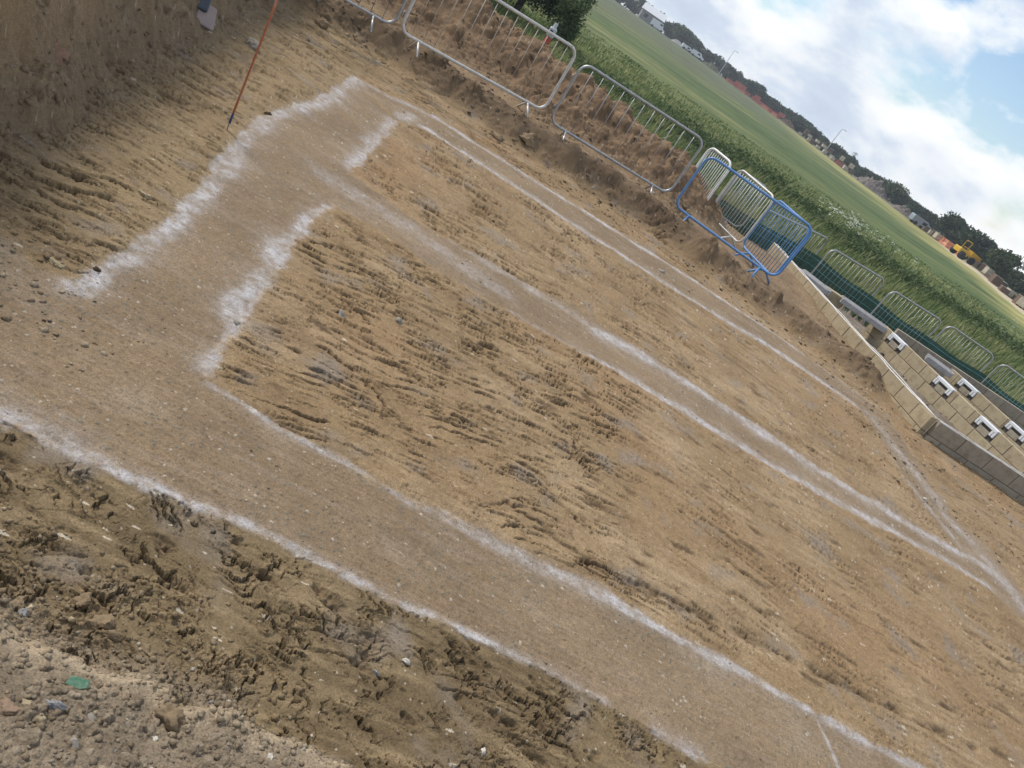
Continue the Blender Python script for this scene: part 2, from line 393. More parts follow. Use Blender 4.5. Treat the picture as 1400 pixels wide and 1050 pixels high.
    def mix(a, b, f): f = np.clip(f, 0, 1); f = f[:, None] if f.ndim == 1 else f; return a * (1 - f) + b * f
    clay = mix(clay, pale, .7 * n_lo + .45 * n_st + .15)
    clay = mix(clay, damp, np.clip(fbm(s / .7, t / .35, 4, 164) * 1.4 - .15, 0, 1) * .5)
    clay = mix(clay, olive, (leftbay * .8).astype(np.float32))
    clay = mix(clay, red, np.clip(fbm(x / 1.4, y / 1.4, 2, 165), 0, 1) * (~leftbay) * (~fore) * .8)
    clay = mix(clay, col(.10, .064, .035), np.clip(amp * 1.7 * np.clip(e1 + .8 * e2 + .5 * e3, 0, 1), 0, 1) * .74)  # shade inside the splits painted into the clay colour
    clay = mix(clay, damp, np.clip(loose * .6 + pit, 0, 1) * .6)
    forec = mix(col(.215, .155, .083), col(.15, .105, .055), .5 + .8 * n_lo)
    forec = mix(forec, col(.29, .21, .115), .2 + .9 * n_st)
    clay = np.where(fore[:, None], forec, clay)
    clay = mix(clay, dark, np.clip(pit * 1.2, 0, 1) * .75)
    clay = mix(clay, dark, tg * .6)  # gaps between torn plates darkened, crack shade put into the colour
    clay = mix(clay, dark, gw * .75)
    greyp = np.clip(fbm(x / .35, y / .35, 3, 167) * 1.5 - .45, 0, 1)
    clay = mix(clay, col(.26, .215, .17), greyp * .7)
    concrete = mix(col(.285, .203, .122), col(.235, .165, .098), .5 + .8 * n_lo)
    concrete = mix(concrete, col(.33, .255, .185), np.clip(n_st * .8, 0, 1) * .6)
    concrete = mix(concrete, col(.35, .275, .19), np.clip(fbm(x / .5, y / .3, 4, 169) - .15, 0, 1) * .6)
    concrete = mix(concrete, col(.195, .142, .09), np.clip(fbm(s / .5, t / .25, 5, 168) * 1.2 - .2, 0, 1) * .5)
    grit = grit * np.clip(.45 + 1.2 * fbm(x / .4, y / .4, 3, 170), 0, 1)
    gcol = np.where(((gid > .99) * (gid < .999))[:, None], col(.52, .46, .38), col(.21, .19, .14))
    concrete = mix(concrete, gcol, (grit > .0015) * .75)
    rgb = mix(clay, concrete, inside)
    soil = mix(col(.19, .13, .078), col(.115, .076, .046), .5 + .9 * n_lo)
    rgb = mix(rgb, mix(soil, dark, np.clip((c2i - .4), 0, 1) * .7), rmask * (1 - inside) * .9)
    back = mix(col(.29, .20, .115), col(.22, .15, .088), .5 + .9 * fbm(x / .4, y / .4, 3, 171))
    rgb = mix(rgb, back, sstep(.35, .6, behind))
    heapc = mix(col(.26, .168, .094), col(.15, .095, .054), .5 + .9 * fbm(x / .3, y / .3, 4, 172))
    rgb = mix(rgb, heapc, hm)
    bankc = mix(col(.285, .198, .11), col(.37, .255, .138), .5 + .9 * fbm(bp / .5, bw / 1.5, 3, 173))
    bankc = mix(bankc, col(.36, .27, .17), np.clip(fbm(bq / .35, bw / .9, 4, 174), 0, 1) * .7)
    rgb = mix(rgb, bankc, bm * .9)
    rgb = mix(rgb, col(.16, .12, .08) + 0 * n_lo, talus * .5)
    lipc = mix(col(.255, .20, .138), col(.20, .155, .105), .5 + .9 * fbm(x / .15, y / .15, 4, 175))
    lipc = mix(lipc, col(.33, .265, .19), (q2i > .9) * (q2 > .003) * .6)
    lipc = mix(lipc, col(.40, .31, .205), rim * .95)
    rgb = mix(rgb, lipc, lm); rgb = mix(rgb, lipc, lt_ * (1 - lm) * .7)
    housec = mix(col(.26, .215, .165), col(.20, .16, .12), .5 + fbm(x / .3, y / .3, 3, 177))
    rgb = mix(rgb, housec, hm2)
    # chalk flecks smeared along the digging direction
    fs_, ft_ = s / .075, t / .020
    h1, h2, hid = worley(fs_ + .2 * perlin(s / .1, t / .1, 181), ft_, 182)
    fl = (hid > .955) * (h1 < .20 + .22 * rnd2(np.floor(hid * 977).astype(np.int32), np.zeros(N, np.int32), 3))
    flm = np.clip(.35 + .8 * fbm(x / .6, y / .6, 2, 183), 0, 1) * (.25 + .75 * np.maximum(right, fore * .8))
    fl = fl * (rnd2(np.floor(fs_).astype(np.int32), np.floor(ft_).astype(np.int32), 7) < flm) * (1 - inside) * (1 - lm) * (rmask < .3) * (behind < .2) * (bm < .1)
    rgb = mix(rgb, col(.62, .54, .42), fl * .8)
    k1, k2, kid = worley(x / .017, y / .017, 185)
    pf = (kid > .985) * (k1 < .27) * (1 - lm)
    rgb = mix(rgb, col(.52, .45, .35), pf * .7)
    wcol = mix(col(.54, .52, .525), col(.43, .39, .355), .5 + fbm(x / .2, y / .2, 2, 187))
    rgb = mix(rgb, wcol, white * .97 * (1 - lm) * (1 - .6 * rmask * (1 - inside)))
    z = z + white * .002
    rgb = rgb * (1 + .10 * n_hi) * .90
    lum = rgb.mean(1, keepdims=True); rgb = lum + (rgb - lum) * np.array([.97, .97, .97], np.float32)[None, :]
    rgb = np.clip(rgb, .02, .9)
    # zones: 0 ground, 1.. strips, 10 bank, 11 ridge, 12 heap, 13 lip
    zone = np.zeros(N, np.int32)
    keys = list(POLY)
    best = np.stack([sd[k] for k in keys], 0)
    zone = np.where((strip_w > 0), 1 + np.argmax(best, 0), zone)
    zone = np.where((bank_in > .02), 10, zone)
    zone = np.where((zone == 0) & (rmask > .45), 11, zone)
    zone = np.where((zone == 0) & (hm > .5), 12, zone)
    zone = np.where((lipn > -.03), 13, zone)
    return z.astype(np.float32), rgb.astype(np.float32), zone
def ground_z(x, y):
    return float(terrain(np.array([x], np.float32), np.array([y], np.float32))[0][0])

# ---- END TERRAIN
# ------------------------------------------------------------------ materials
def new_mat(name):
    m = bpy.data.materials.new(name); m.use_nodes = True
    nt = m.node_tree; nt.nodes.clear()
    out = nt.nodes.new('ShaderNodeOutputMaterial'); b = nt.nodes.new('ShaderNodeBsdfPrincipled')
    nt.links.new(b.outputs[0], out.inputs[0])
    return m, nt, b
def node(nt, kind, **kw):
    n = nt.nodes.new(kind)
    for k, v in kw.items(): setattr(n, k, v)
    return n
def noise_of(nt, scale, detail=4, rough=.6, vec=None):
    n = node(nt, 'ShaderNodeTexNoise'); n.inputs['Scale'].default_value = scale
    n.inputs['Detail'].default_value = detail; n.inputs['Roughness'].default_value = rough
    if vec is not None: nt.links.new(vec, n.inputs['Vector'])
    return n
def ramp(nt, fac, stops):
    r = node(nt, 'ShaderNodeValToRGB'); e = r.color_ramp.elements
    while len(e) < len(stops): e.new(.5)
    for el, (p, c) in zip(e, stops): el.position = p; el.color = (*c, 1)
    nt.links.new(fac, r.inputs[0]); return r
def mixc(nt, a, b, fac, mode='MIX'):
    n = node(nt, 'ShaderNodeMix', data_type='RGBA', blend_type=mode)
    for sock, v in ((n.inputs[0], fac), (n.inputs[6], a), (n.inputs[7], b)):
        if hasattr(v, 'is_linked') or hasattr(v, 'links'): nt.links.new(v, sock)
        else: sock.default_value = v if not isinstance(v, tuple) else (*v, 1)
    return n.outputs[2]
def simple_mat(name, col, rough=.6, metal=0.0, var=.18, scale=6.0, bump=.0, bscale=60, dirt=None, spec=.4):
    """painted / cast surface with mottled tone, optional dirt patches and fine relief"""
    m, nt, b = new_mat(name)
    co = node(nt, 'ShaderNodeTexCoord').outputs['Object']
    n = noise_of(nt, scale, 5, .65, co)
    c0 = tuple(max(0, c * (1 - var)) for c in col); c1 = tuple(min(1, c * (1 + var)) for c in col)
    r = ramp(nt, n.outputs['Fac'], [(.3, c0), (.7, c1)])
    c = r.outputs[0]
    if dirt:
        n2 = noise_of(nt, scale * 2.3, 6, .7, co)
        rr = ramp(nt, n2.outputs['Fac'], [(.52, (0, 0, 0)), (.68, (1, 1, 1))])
        c = mixc(nt, c, dirt, rr.outputs[0])
    nt.links.new(c, b.inputs['Base Color'])
    b.inputs['Roughness'].default_value = rough; b.inputs['Metallic'].default_value = metal
    b.inputs['Specular IOR Level'].default_value = spec
    if bump:
        nb = noise_of(nt, bscale, 4, .6, co); bp = node(nt, 'ShaderNodeBump'); bp.inputs['Strength'].default_value = bump; bp.inputs['Distance'].default_value = .01
        nt.links.new(nb.outputs['Fac'], bp.inputs['Height']); nt.links.new(bp.outputs[0], b.inputs['Normal'])
    return m

def soil_mat():
    m, nt, b = new_mat('soil')
    at = node(nt, 'ShaderNodeAttribute', attribute_name='Col')
    co = node(nt, 'ShaderNodeTexCoord').outputs['Object']
    n1 = noise_of(nt, 140, 5, .7, co); n2 = noise_of(nt, 38, 4, .65, co)
    r1 = ramp(nt, n1.outputs['Fac'], [(.30, (.55, .54, .53)), (.50, (.98, .98, .98)), (.72, (1.38, 1.37, 1.35))])
    r2 = ramp(nt, n2.outputs['Fac'], [(.30, (.84, .84, .84)), (.70, (1.13, 1.13, 1.13))])
    c = mixc(nt, at.outputs['Color'], r1.outputs[0], 1.0, 'MULTIPLY'); c = mixc(nt, c, r2.outputs[0], 1.0, 'MULTIPLY')
    nt.links.new(c, b.inputs['Base Color'])
    b.inputs['Roughness'].default_value = .93; b.inputs['Specular IOR Level'].default_value = .18
    bp = node(nt, 'ShaderNodeBump'); bp.inputs['Strength'].default_value = .75; bp.inputs['Distance'].default_value = .006
    nt.links.new(n1.outputs['Fac'], bp.inputs['Height'])
    bp2 = node(nt, 'ShaderNodeBump'); bp2.inputs['Strength'].default_value = .35; bp2.inputs['Distance'].default_value = .012
    nt.links.new(n2.outputs['Fac'], bp2.inputs['Height']); nt.links.new(bp2.outputs[0], bp.inputs['Normal'])
    nt.links.new(bp.outputs[0], b.inputs['Normal'])
    return m
M_SOIL = soil_mat()

# ------------------------------------------------------------------ excavated ground
def build_ground():
    az = np.radians(np.concatenate([np.linspace(-180, -75, 40, endpoint=False), np.linspace(-75, -47, 60, endpoint=False), np.linspace(-47, 47, AZN, endpoint=False), np.linspace(47, 75, 60, endpoint=False), np.linspace(75, 180, 41)])).astype(np.float64)
    r = [.02, .1, .2, .3, .4, .5]
    while r[-1] < 19.5:
        q = r[-1]; r.append(q + min(max(.0034, RSTEP * q * q / 2.3), .024 if 10.4 < q < 15.6 else .06) * (4 if q < .95 else 1))
    r = np.array(r)
    A, Rr = np.meshgrid(az, r)
    X = (Rr * np.sin(A)); Y = (Rr * np.cos(A))
    n = X.size
    z = np.empty(n, np.float32); rgb = np.empty((n, 3), np.float32); zone = np.empty(n, np.int32)
    xf, yf = X.ravel(), Y.ravel()
    step = 200000
    for i in range(0, n, step):
        z[i:i + step], rgb[i:i + step], zone[i:i + step] = terrain(xf[i:i + step], yf[i:i + step])
    V = np.stack([xf, yf, z], 1)
    nr, na = X.shape
    idx = np.arange(n).reshape(nr, na)
    F = np.stack([idx[:-1, :-1], idx[:-1, 1:], idx[1:, 1:], idx[1:, :-1]], -1).reshape(-1, 4)
    F = F[:, [0, 1, 2, 3]][:, ::-1]
    fz = zone[F[:, 0]]
    def part(name, sel, parent=None):
        f = F[sel]
        if not len(f): return None
        u, inv = np.unique(f, return_inverse=True)
        me = np_mesh(name, V[u], inv.reshape(f.shape))
        ca = me.color_attributes.new('Col', 'FLOAT_COLOR', 'POINT')
        ca.data.foreach_set('color', np.concatenate([rgb[u], np.ones((len(u), 1), np.float32)], 1).ravel())
        return link_mesh(name, me, M_SOIL, parent, True)
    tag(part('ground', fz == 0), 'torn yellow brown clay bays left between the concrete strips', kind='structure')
    tag(part('earth_bank', fz == 10), 'steep scraped earth bank', kind='structure')
    tag(part('spoil_ridge', fz == 11), 'low ridge of dark crumbled spoil', kind='structure')
    tag(part('spoil_heap', fz == 12), 'heap of brown spoil behind barriers', kind='structure')
    tag(part('spoil_edge', fz == 13), 'stony spoil edge at the feet', kind='structure')
    root = tag(empty('strip_foundation'), 'dusty concrete strip foundation with whitened edges set flush in the clay', 'foundation')
    labs = {'cross': 'wide cross strip below the bank with ragged white edges', 'low': 'long broad strip along the near side', 'mid': 'dividing strip between the two clay bays',
            'top': 'narrow straight strip beside the spoil ridge', 'right': 'short pale strip near the block walls'}
    for i, k in enumerate(POLY):
        o = part('footing_strip', fz == 1 + i, root)
        if o: o['label'] = labs[k]
AZN, RSTEP = 1250, .00105
build_ground()

# ------------------------------------------------------------------ stones and finds
def rock_mesh(name, seed, sub=2, flat=.7, rough=.55):
    rg = np.random.RandomState(seed)
    bm = bmesh_ico(sub)
    me = bpy.data.meshes.new(name); bm.to_mesh(me); bm.free()
    n = len(me.vertices); co = np.empty(n * 3, np.float32); me.vertices.foreach_get('co', co); co = co.reshape(-1, 3)
    planes = rg.randn(9, 3); planes /= np.linalg.norm(planes, axis=1)[:, None]; dist = .42 + .38 * rg.rand(9)
    for pl, dd in zip(planes, dist):                       # facet the ball
        k = co @ pl; over = np.clip(k - dd, 0, None); co = co - over[:, None] * pl * .9
    q = rg.rand(3) * 10
    f = 1 + rough * .8 * perlin(co[:, 0] * 1.6 + q[0] + co[:, 2], co[:, 1] * 1.6 + q[1] - co[:, 2], 3) + rough * .4 * perlin(co[:, 0] * 5 + q[1], co[:, 1] * 5 + co[:, 2] * 4, 4) + rough * .2 * perlin(co[:, 0] * 11 + q[1], co[:, 1] * 11 + co[:, 2] * 9, 5)
    co = co * f[:, None] * np.array([1, .6 + .4 * rg.rand(), flat])
    me.vertices.foreach_set('co', co.ravel()); me.update()
    return me
import bmesh
def bmesh_ico(sub):
    bm = bmesh.new(); bmesh.ops.create_icosphere(bm, subdivisions=sub, radius=1.0); return bm

M_CLOD = simple_mat('dry_clod', (.26, .19, .115), .95, 0, .22, 18, .5, 50, spec=.15)
M_STONE = simple_mat('grey_stone', (.30, .27, .23), .85, 0, .25, 22, .4, 60, dirt=(.24, .18, .11), spec=.25)
M_FLINT = simple_mat('flint', (.22, .215, .215), .6, 0, .3, 28, .2, 60, dirt=(.42, .38, .32), spec=.35)
M_CHALK = simple_mat('chalk', (.60, .57, .50), .9, 0, .12, 25, .3, 70, dirt=(.36, .28, .18), spec=.2)
M_BRICK = simple_mat('brick_bit', (.27, .185, .125), .9, 0, .2, 25, .4, 60, dirt=(.25, .19, .12), spec=.2)
M_DARK = simple_mat('dark_clod', (.10, .068, .042), .95, 0, .2, 18, .5, 50, spec=.15)
M_YEL = simple_mat('yellow_stone', (.33, .265, .165), .8, 0, .2, 25, .3, 60, dirt=(.30, .22, .12), spec=.25)

def stone(loc, r, mat, seed, label, name='stone', cat='stone', rz=0, flat=.7, group=None, sub=4, sink=.48, sx=1.0):
    o = link_mesh(name, rock_mesh(name, seed, sub, flat), mat, None, True)
    o.scale = (r * sx, r, r); o.rotation_euler = (0, 0, rz)
    o.location = (loc[0], loc[1], loc[2] + r * flat * (1 - 2 * sink) * .7)
    return tag(o, label, cat, group)
G = 'loose stones on the site'
stone((-0.731, 1.754, 0.006), .030, M_CLOD, 1, 'pale yellow clod in the row of lumps just above the spoil edge', group=G)
stone((-0.64, 1.725, 0.002), .034, M_CLOD, 2, 'blocky brown clod beside the pale yellow one above the spoil edge', group=G)
stone((-0.596, 1.709, -0.003), .026, M_CLOD, 3, 'long curved brown lump lowest in the row of clods', group=G, sx=1.5, rz=.5)
stone((-0.82, 1.602, 0.011), .018, M_FLINT, 4, 'small blue grey stone left of the row of clods', group=G)
stone((-0.483, 1.744, -0.002), .019, M_CLOD, 5, 'round brown pebble alone on the smooth clay right of the clods', group=G)
stone((-0.492, 1.289, 0.228), .024, M_FLINT, 6, 'blue and white broken flint in the stony spoil', name='flint', cat='flint', rz=.4, sink=.25)
stone((-0.495, 1.234, 0.242), .017, M_YEL, 7, 'rounded buff pebble just below the blue flint', group=G)
stone((-0.391, 1.219, 0.253), .024, M_STONE, 8, 'grey angular stone lying on bare spoil near the bottom edge', group=G)
stone((-0.565, 1.215, 0.243), .034, M_BRICK, 9, 'reddish brown flat stone at the left frame edge in the spoil', group=G, flat=.5)
stone((-0.552, 1.254, 0.232), .020, M_YEL, 10, 'flat buff pebble above the reddish stone in the spoil', group=G, flat=.5)
stone((-0.413, 1.338, 0.207), .024, M_STONE, 11, 'curved brownish grey shard in the spoil right of the blue flint', group=G, sx=1.5, flat=.45, rz=-.4)
stone((-0.445, 1.391, 0.19), .016, M_CLOD, 12, 'small round clod just below the green glass', group=G)
stone((-0.257, 1.478, 0.175), .048, M_CLOD, 13, 'large buff lump set into the broken spoil edge', name='clay_lump', cat='clay lump', flat=.8)
stone((0.034, 1.55, 0.174), .013, M_CHALK, 14, 'bright white pebble near the bottom edge of the spoil', group=G)
stone((-0.252, 1.397, 0.181), .011, M_CHALK, 15, 'tiny white pebble below the large buff lump', group=G)
stone((-2.432, 4.196, 0.001), .045, M_YEL, 16, 'rounded yellow stone in the dark scrape by the white edge', group=G)
stone((-2.115, 3.145, 0.005), .036, M_YEL, 17, 'pale flat stone below the bank at the left', group=G, flat=.45, sx=1.3)
stone((0.267, 2.305, 0.014), .020, M_CHALK, 18, 'white faced flint in torn clay below the near strip', group=G)
stone((0.191, 2.192, -0.003), .018, M_FLINT, 19, 'grey pebble just left of the white faced flint', group=G)
stone((0.668, 2.159, 0.011), .016, M_CHALK, 20, 'off white pebble by a dark pit near the bottom edge', group=G)
stone((-3.096, 6.688, -0.001), .030, M_DARK, 21, 'small dark lump on the white edge near the red pole', group=G)
stone((-1.091, 4.355, 0.005), .035, M_FLINT, 22, 'blue grey stone at the top of a long split in the clay', group=G, sx=1.2)
stone((-0.842, 4.736, 0.003), .040, M_STONE, 23, 'grey half buried stone right of the long split in the clay', group=G, sink=.5)
stone((-2.002, 3.3, 0.001), .022, M_DARK, 24, 'brown clod resting in the white edge at its lower end', group=G)
stone((-1.381, 3.605, 0.002), .020, M_STONE, 25, 'grey pebble in the lower end of the white blotch', group=G)
stone((0.777, 10.321, -0.003), .05, M_STONE, 26, 'brown stone on the narrow white lined strip', group=G)
stone((4.355, 8.443, -0.003), .03, M_CHALK, 27, 'cream stone beside the pale strip near the dark blocks', group=G)
stone((-4.848, 10.868, 0.015), .12, M_CLOD, 28, 'big dark brown clod at the top end of the spoil ridge', name='clod', cat='clod')
stone((-2.135, 11.453, -0.001), .13, M_CLOD, 29, 'big rounded clod on the ridge below the pale barrier foot', name='clod', cat='clod')
stone((-1.826, 11.82, 0.146), .16, M_CLOD, 30, 'broad flat topped clod on the ridge right of its neighbour', name='clod', cat='clod', flat=.6)
stone((-4.238, 8.177, 0.003), .10, M_STONE, 31, 'rounded brown boulder behind the red pole', name='boulder', cat='boulder', sx=1.5, rz=-.5)

# green glass shard
def shard():
    bm = bmesh.new()
    pts = [(-.030, -.010), (-.022, .012), (.002, .014), (.028, .013), (.031, -.006), (.012, -.014), (-.012, -.013)]
    lo = [bm.verts.new((x, y, 0)) for x, y in pts]; hi = [bm.verts.new((x * .94, y * .9, .005 + .012 * (y + .015) / .03)) for x, y in pts]
    bm.faces.new(lo[::-1]); bm.faces.new(hi)
    for i in range(len(pts)): bm.faces.new((lo[i], lo[(i + 1) % 7], hi[(i + 1) % 7], hi[i]))
    me = bpy.data.meshes.new('glass_shard'); bm.to_mesh(me); bm.free(); return me
m, nt, b = new_mat('green_glass')
b.inputs['Base Color'].default_value = (.10, .26, .15, 1); b.inputs['Roughness'].default_value = .35; b.inputs['Transmission Weight'].default_value = .15
n = noise_of(nt, 90, 3, .6, node(nt, 'ShaderNodeTexCoord').outputs['Object']); rr = ramp(nt, n.outputs['Fac'], [(.35, (.08, .24, .13)), (.65, (.24, .36, .25))]); nt.links.new(rr.outputs[0], b.inputs['Base Color'])
o = link_mesh('glass_shard', shard(), m); gl = (-0.509, 1.4, 0.178)
o.location = (gl[0], gl[1], gl[2] + .006); o.rotation_euler = (math.radians(14), math.radians(-6), .25)
tag(o, 'green glass shard lying on the stony spoil edge', 'glass shard')

# thin slab and dark scrap on the bank, paint splash
def slab(name, loc, d, mat, rot, label, cat, b=.01):
    q = MB(); q.bbox((0, 0, 0), d, b); o = q.build(name, mat); o.location = loc; o.rotation_euler = rot
    return tag(o, label, cat)
M_SLAB = simple_mat('slab', (.30, .24, .215), .9, 0, .12, 9, .3, 40)
M_BLUE = simple_mat('blue_scrap', (.045, .055, .068), .5, 0, .3, 9)
sl_ = (-4.587, 7.802, 0.075)
slab('paving_slab', (sl_[0] + .02, sl_[1] - .03, sl_[2] + .03), (.20, .05, .24), M_SLAB, (math.radians(-42), math.radians(10), math.radians(52)), 'pinkish grey square slab leaning on the earth bank', 'slab')
bl_ = (-4.628, 7.754, 0.18)
slab('plastic_scrap', (bl_[0], bl_[1], bl_[2] + .02), (.13, .04, .16), M_BLUE, (math.radians(-50), 0, math.radians(30)), 'dark blue plastic scrap above the pinkish slab', 'scrap', .012)
M_ORANGE = simple_mat('orange_spray', (.24, .145, .095), .9, 0, .25, 30, .3, 60)
def splash(loc):
    rg = random.Random(3); n = 30; rim = []
    for i in range(n):
        t_ = i * 2 * math.pi / n; r_ = .045 * (1 + .55 * math.sin(t_ * 3 + 1) * rg.uniform(.4, 1) + rg.uniform(-.25, .45)); rim.append((r_ * math.cos(t_), 0, 1.5 * r_ * math.sin(t_)))
    V = rim + [(x * .8, -.010, z * .8) for x, _, z in rim] + [(0, -.012, 0)]
    F = [(i, (i + 1) % n, n + (i + 1) % n, n + i) for i in range(n)] + [(n + i, n + (i + 1) % n, 2 * n) for i in range(n)]
    me = bpy.data.meshes.new('paint_mark'); me.from_pydata(V, [], F); me.update()
    o = link_mesh('paint_mark', me, M_ORANGE); o.location = loc; o.rotation_euler = (math.radians(-25), 0, math.radians(62)); return o
pm = (-3.541, 4.644, 0.245)
tag(splash((pm[0] + .012, pm[1] - .008, pm[2] + .01)), 'faded orange spray mark on the scraped earth bank', 'paint mark')

# gravel: countless grit and small stones, one mesh
def gravel():
    rg = np.random.RandomState(5)
    protos = []
    for k in range(6):
        me = rock_mesh('tmp', 50 + k, 1, .7, .9); n = len(me.vertices)
        co = np.empty(n * 3, np.float32); me.vertices.foreach_get('co', co)
        f = np.empty(len(me.polygons) * 3, np.int32); me.polygons.foreach_get('vertices', f)
        protos.append((co.reshape(-1, 3), f.reshape(-1, 3))); bpy.data.meshes.remove(me)
    pts = []
    def scatter(n, fx, fy, rmin, rmax, pw=2.5):
        x, y = fx(n), fy(n); r_ = rmin + (rmax - rmin) * rg.rand(n) ** pw
        pts.append(np.stack([x, y, r_], 1))
    U = lambda a, b: (lambda n: rg.uniform(a, b, n))
    # spoil edge underfoot
    scatter(4200, U(-1.2, .5), U(.9, 1.75), .003, .017, 3)
    # below the spoil edge
    scatter(900, U(-1.2, .1), U(1.5, 1.95), .003, .018, 3)
    # near clay bay
    scatter(420, U(-1.6, 2.2), U(1.7, 2.9), .003, .012, 4)
    # strips and bays
    scatter(1700, U(-3, 5), U(2.2, 6.0), .0025, .009, 4)
    scatter(900, U(-3.2, 5), U(6, 10.6), .004, .018, 4)
    scatter(260, U(-2.6, -1.5), U(2.6, 3.4), .005, .03, 3)
    # ridge, heap
    scatter(1100, U(-6.2, 4.4), U(11.1, 12.5), .008, .045, 4)
    scatter(900, U(-7, 1.2), U(12.4, 15.2), .010, .06, 4)
    scatter(700, U(3.2, 7), U(8.0, 11.2), .008, .04, 4)
    scatter(600, U(3.4, 7.5), U(11.3, 16.6), .015, .06, 3)
    # foot of the bank
    x = rg.uniform(0, 1, 900); yb = np.interp(x, np.linspace(0, 1, 8), [2.6, 3.7, 4.5, 5.6, 7.2, 9.0, 11.3, 12.5]); xb = np.interp(yb, [p_[1] for p_ in BANK], [p_[0] for p_ in BANK])
    pts.append(np.stack([xb - .12 + .16 * rg.randn(900), yb + .1 * rg.randn(900), .006 + .03 * rg.rand(900) ** 4], 1))
    P = np.concatenate(pts).astype(np.float32)
    z, rgb, zone = terrain(P[:, 0], P[:, 1])
    keep = ~((zone == 1) & (P[:, 2] > .012)) & ~((P[:, 1] < 1.76) & (zone != 13) & (P[:, 1] < 1.5))
    P, z, rgb = P[keep], z[keep], rgb[keep]
    VV = []; FF = []; CC = []; b0 = 0
    tint = [np.array(c) for c in ((.26, .19, .115), (.30, .25, .19), (.20, .15, .10), (.40, .33, .23), (.55, .50, .42), (.24, .24, .25))]
    pr = [.54, .25, .16, .035, .008, .007]
    ch = rg.choice(6, len(P), p=pr)
    for i in range(len(P)):
        co, f = protos[i % 6]
        a = rg.uniform(0, 6.28); c, s = math.cos(a), math.sin(a)
        q = co * P[i, 2]; q = np.stack([q[:, 0] * c - q[:, 1] * s, q[:, 0] * s + q[:, 1] * c, q[:, 2]], 1)
        q += np.array([P[i, 0], P[i, 1], z[i] + P[i, 2] * .05])
        VV.append(q); FF.append(f + b0); b0 += len(q)
        col_ = .7 * rgb[i] + .3 * tint[ch[i]] if ch[i] < 3 else .35 * rgb[i] + .65 * tint[ch[i]]
        CC.append(np.tile(np.append(col_ * rg.uniform(.8, 1.15), 1), (len(q), 1)))
    me = np_mesh('gravel', np.concatenate(VV), np.concatenate(FF))
    ca = me.color_attributes.new('Col', 'FLOAT_COLOR', 'POINT'); ca.data.foreach_set('color', np.concatenate(CC).astype(np.float32).ravel())
    return tag(link_mesh('gravel', me, M_SOIL, None, False), kind='stuff')
gravel()

# ------------------------------------------------------------------ marker pole
M_RED = simple_mat('pole_red', (.40, .125, .055), .55, 0, .15, 20, dirt=(.42, .20, .12))
M_POLEBLUE = simple_mat('pole_blue', (.05, .06, .16), .5, 0, .2, 20)
M_POLEWHITE = simple_mat('pole_white', (.6, .58, .55), .5, 0, .1, 20)
M_STEEL = simple_mat('steel', (.33, .31, .29), .45, .6, .15, 20)
rb = (-2.936, 5.81, 0.01); rt = (-2.677, 5.37, 1.192)
root = tag(empty('marker_pole', rb), 'thin red survey pole with blue band standing by the white edge', 'marker pole')
v = Vector((-.035, .03, 1.0)).normalized()
def along(a, b, r, name, mat, r1=None):
    q = MB(); q.tube([v * (a + (b - a) * i / 6) for i in range(7)], r, 10, r1=r1); return q.build(name, mat, root, True)
along(-.05, .055, .003, 'steel_point', M_STEEL, .006)
along(.055, .135, .0095, 'band', M_POLEBLUE)
along(.135, 1.06, .0085, 'shaft', M_RED)
along(1.06, 1.25, .0085, 'top_section', M_POLEWHITE)

# ------------------------------------------------------------------ pedestrian barriers
M_GALV = simple_mat('galvanised', (.38, .39, .40), .42, .55, .15, 14, dirt=(.26, .24, .21))
M_GALVPALE = simple_mat('galvanised_pale', (.58, .57, .54), .5, .25, .1, 14, dirt=(.44, .38, .30))
M_BARWHITE = simple_mat('barrier_white', (.76, .76, .74), .5, 0, .05, 14, dirt=(.60, .55, .47))
M_BARBLUE = simple_mat('barrier_blue', (.10, .235, .48), .42, 0, .15, 14, dirt=(.20, .26, .36))
M_RUST = simple_mat('bar_buff', (.46, .42, .35), .5, .3, .15, 14, dirt=(.33, .26, .18))
def rrect(w, z0, z1, r, n=6):
    pts = []
    for cx, cz, a0 in ((w / 2 - r, z0 + r, -90), (w / 2 - r, z1 - r, 0), (-w / 2 + r, z1 - r, 90), (-w / 2 + r, z0 + r, 180)):
        for i in range(n + 1):
            a = math.radians(a0 + 90 * i / n); pts.append((cx + r * math.cos(a), 0, cz + r * math.sin(a)))
    return pts
BAR_G = 'crowd barriers round the plot'
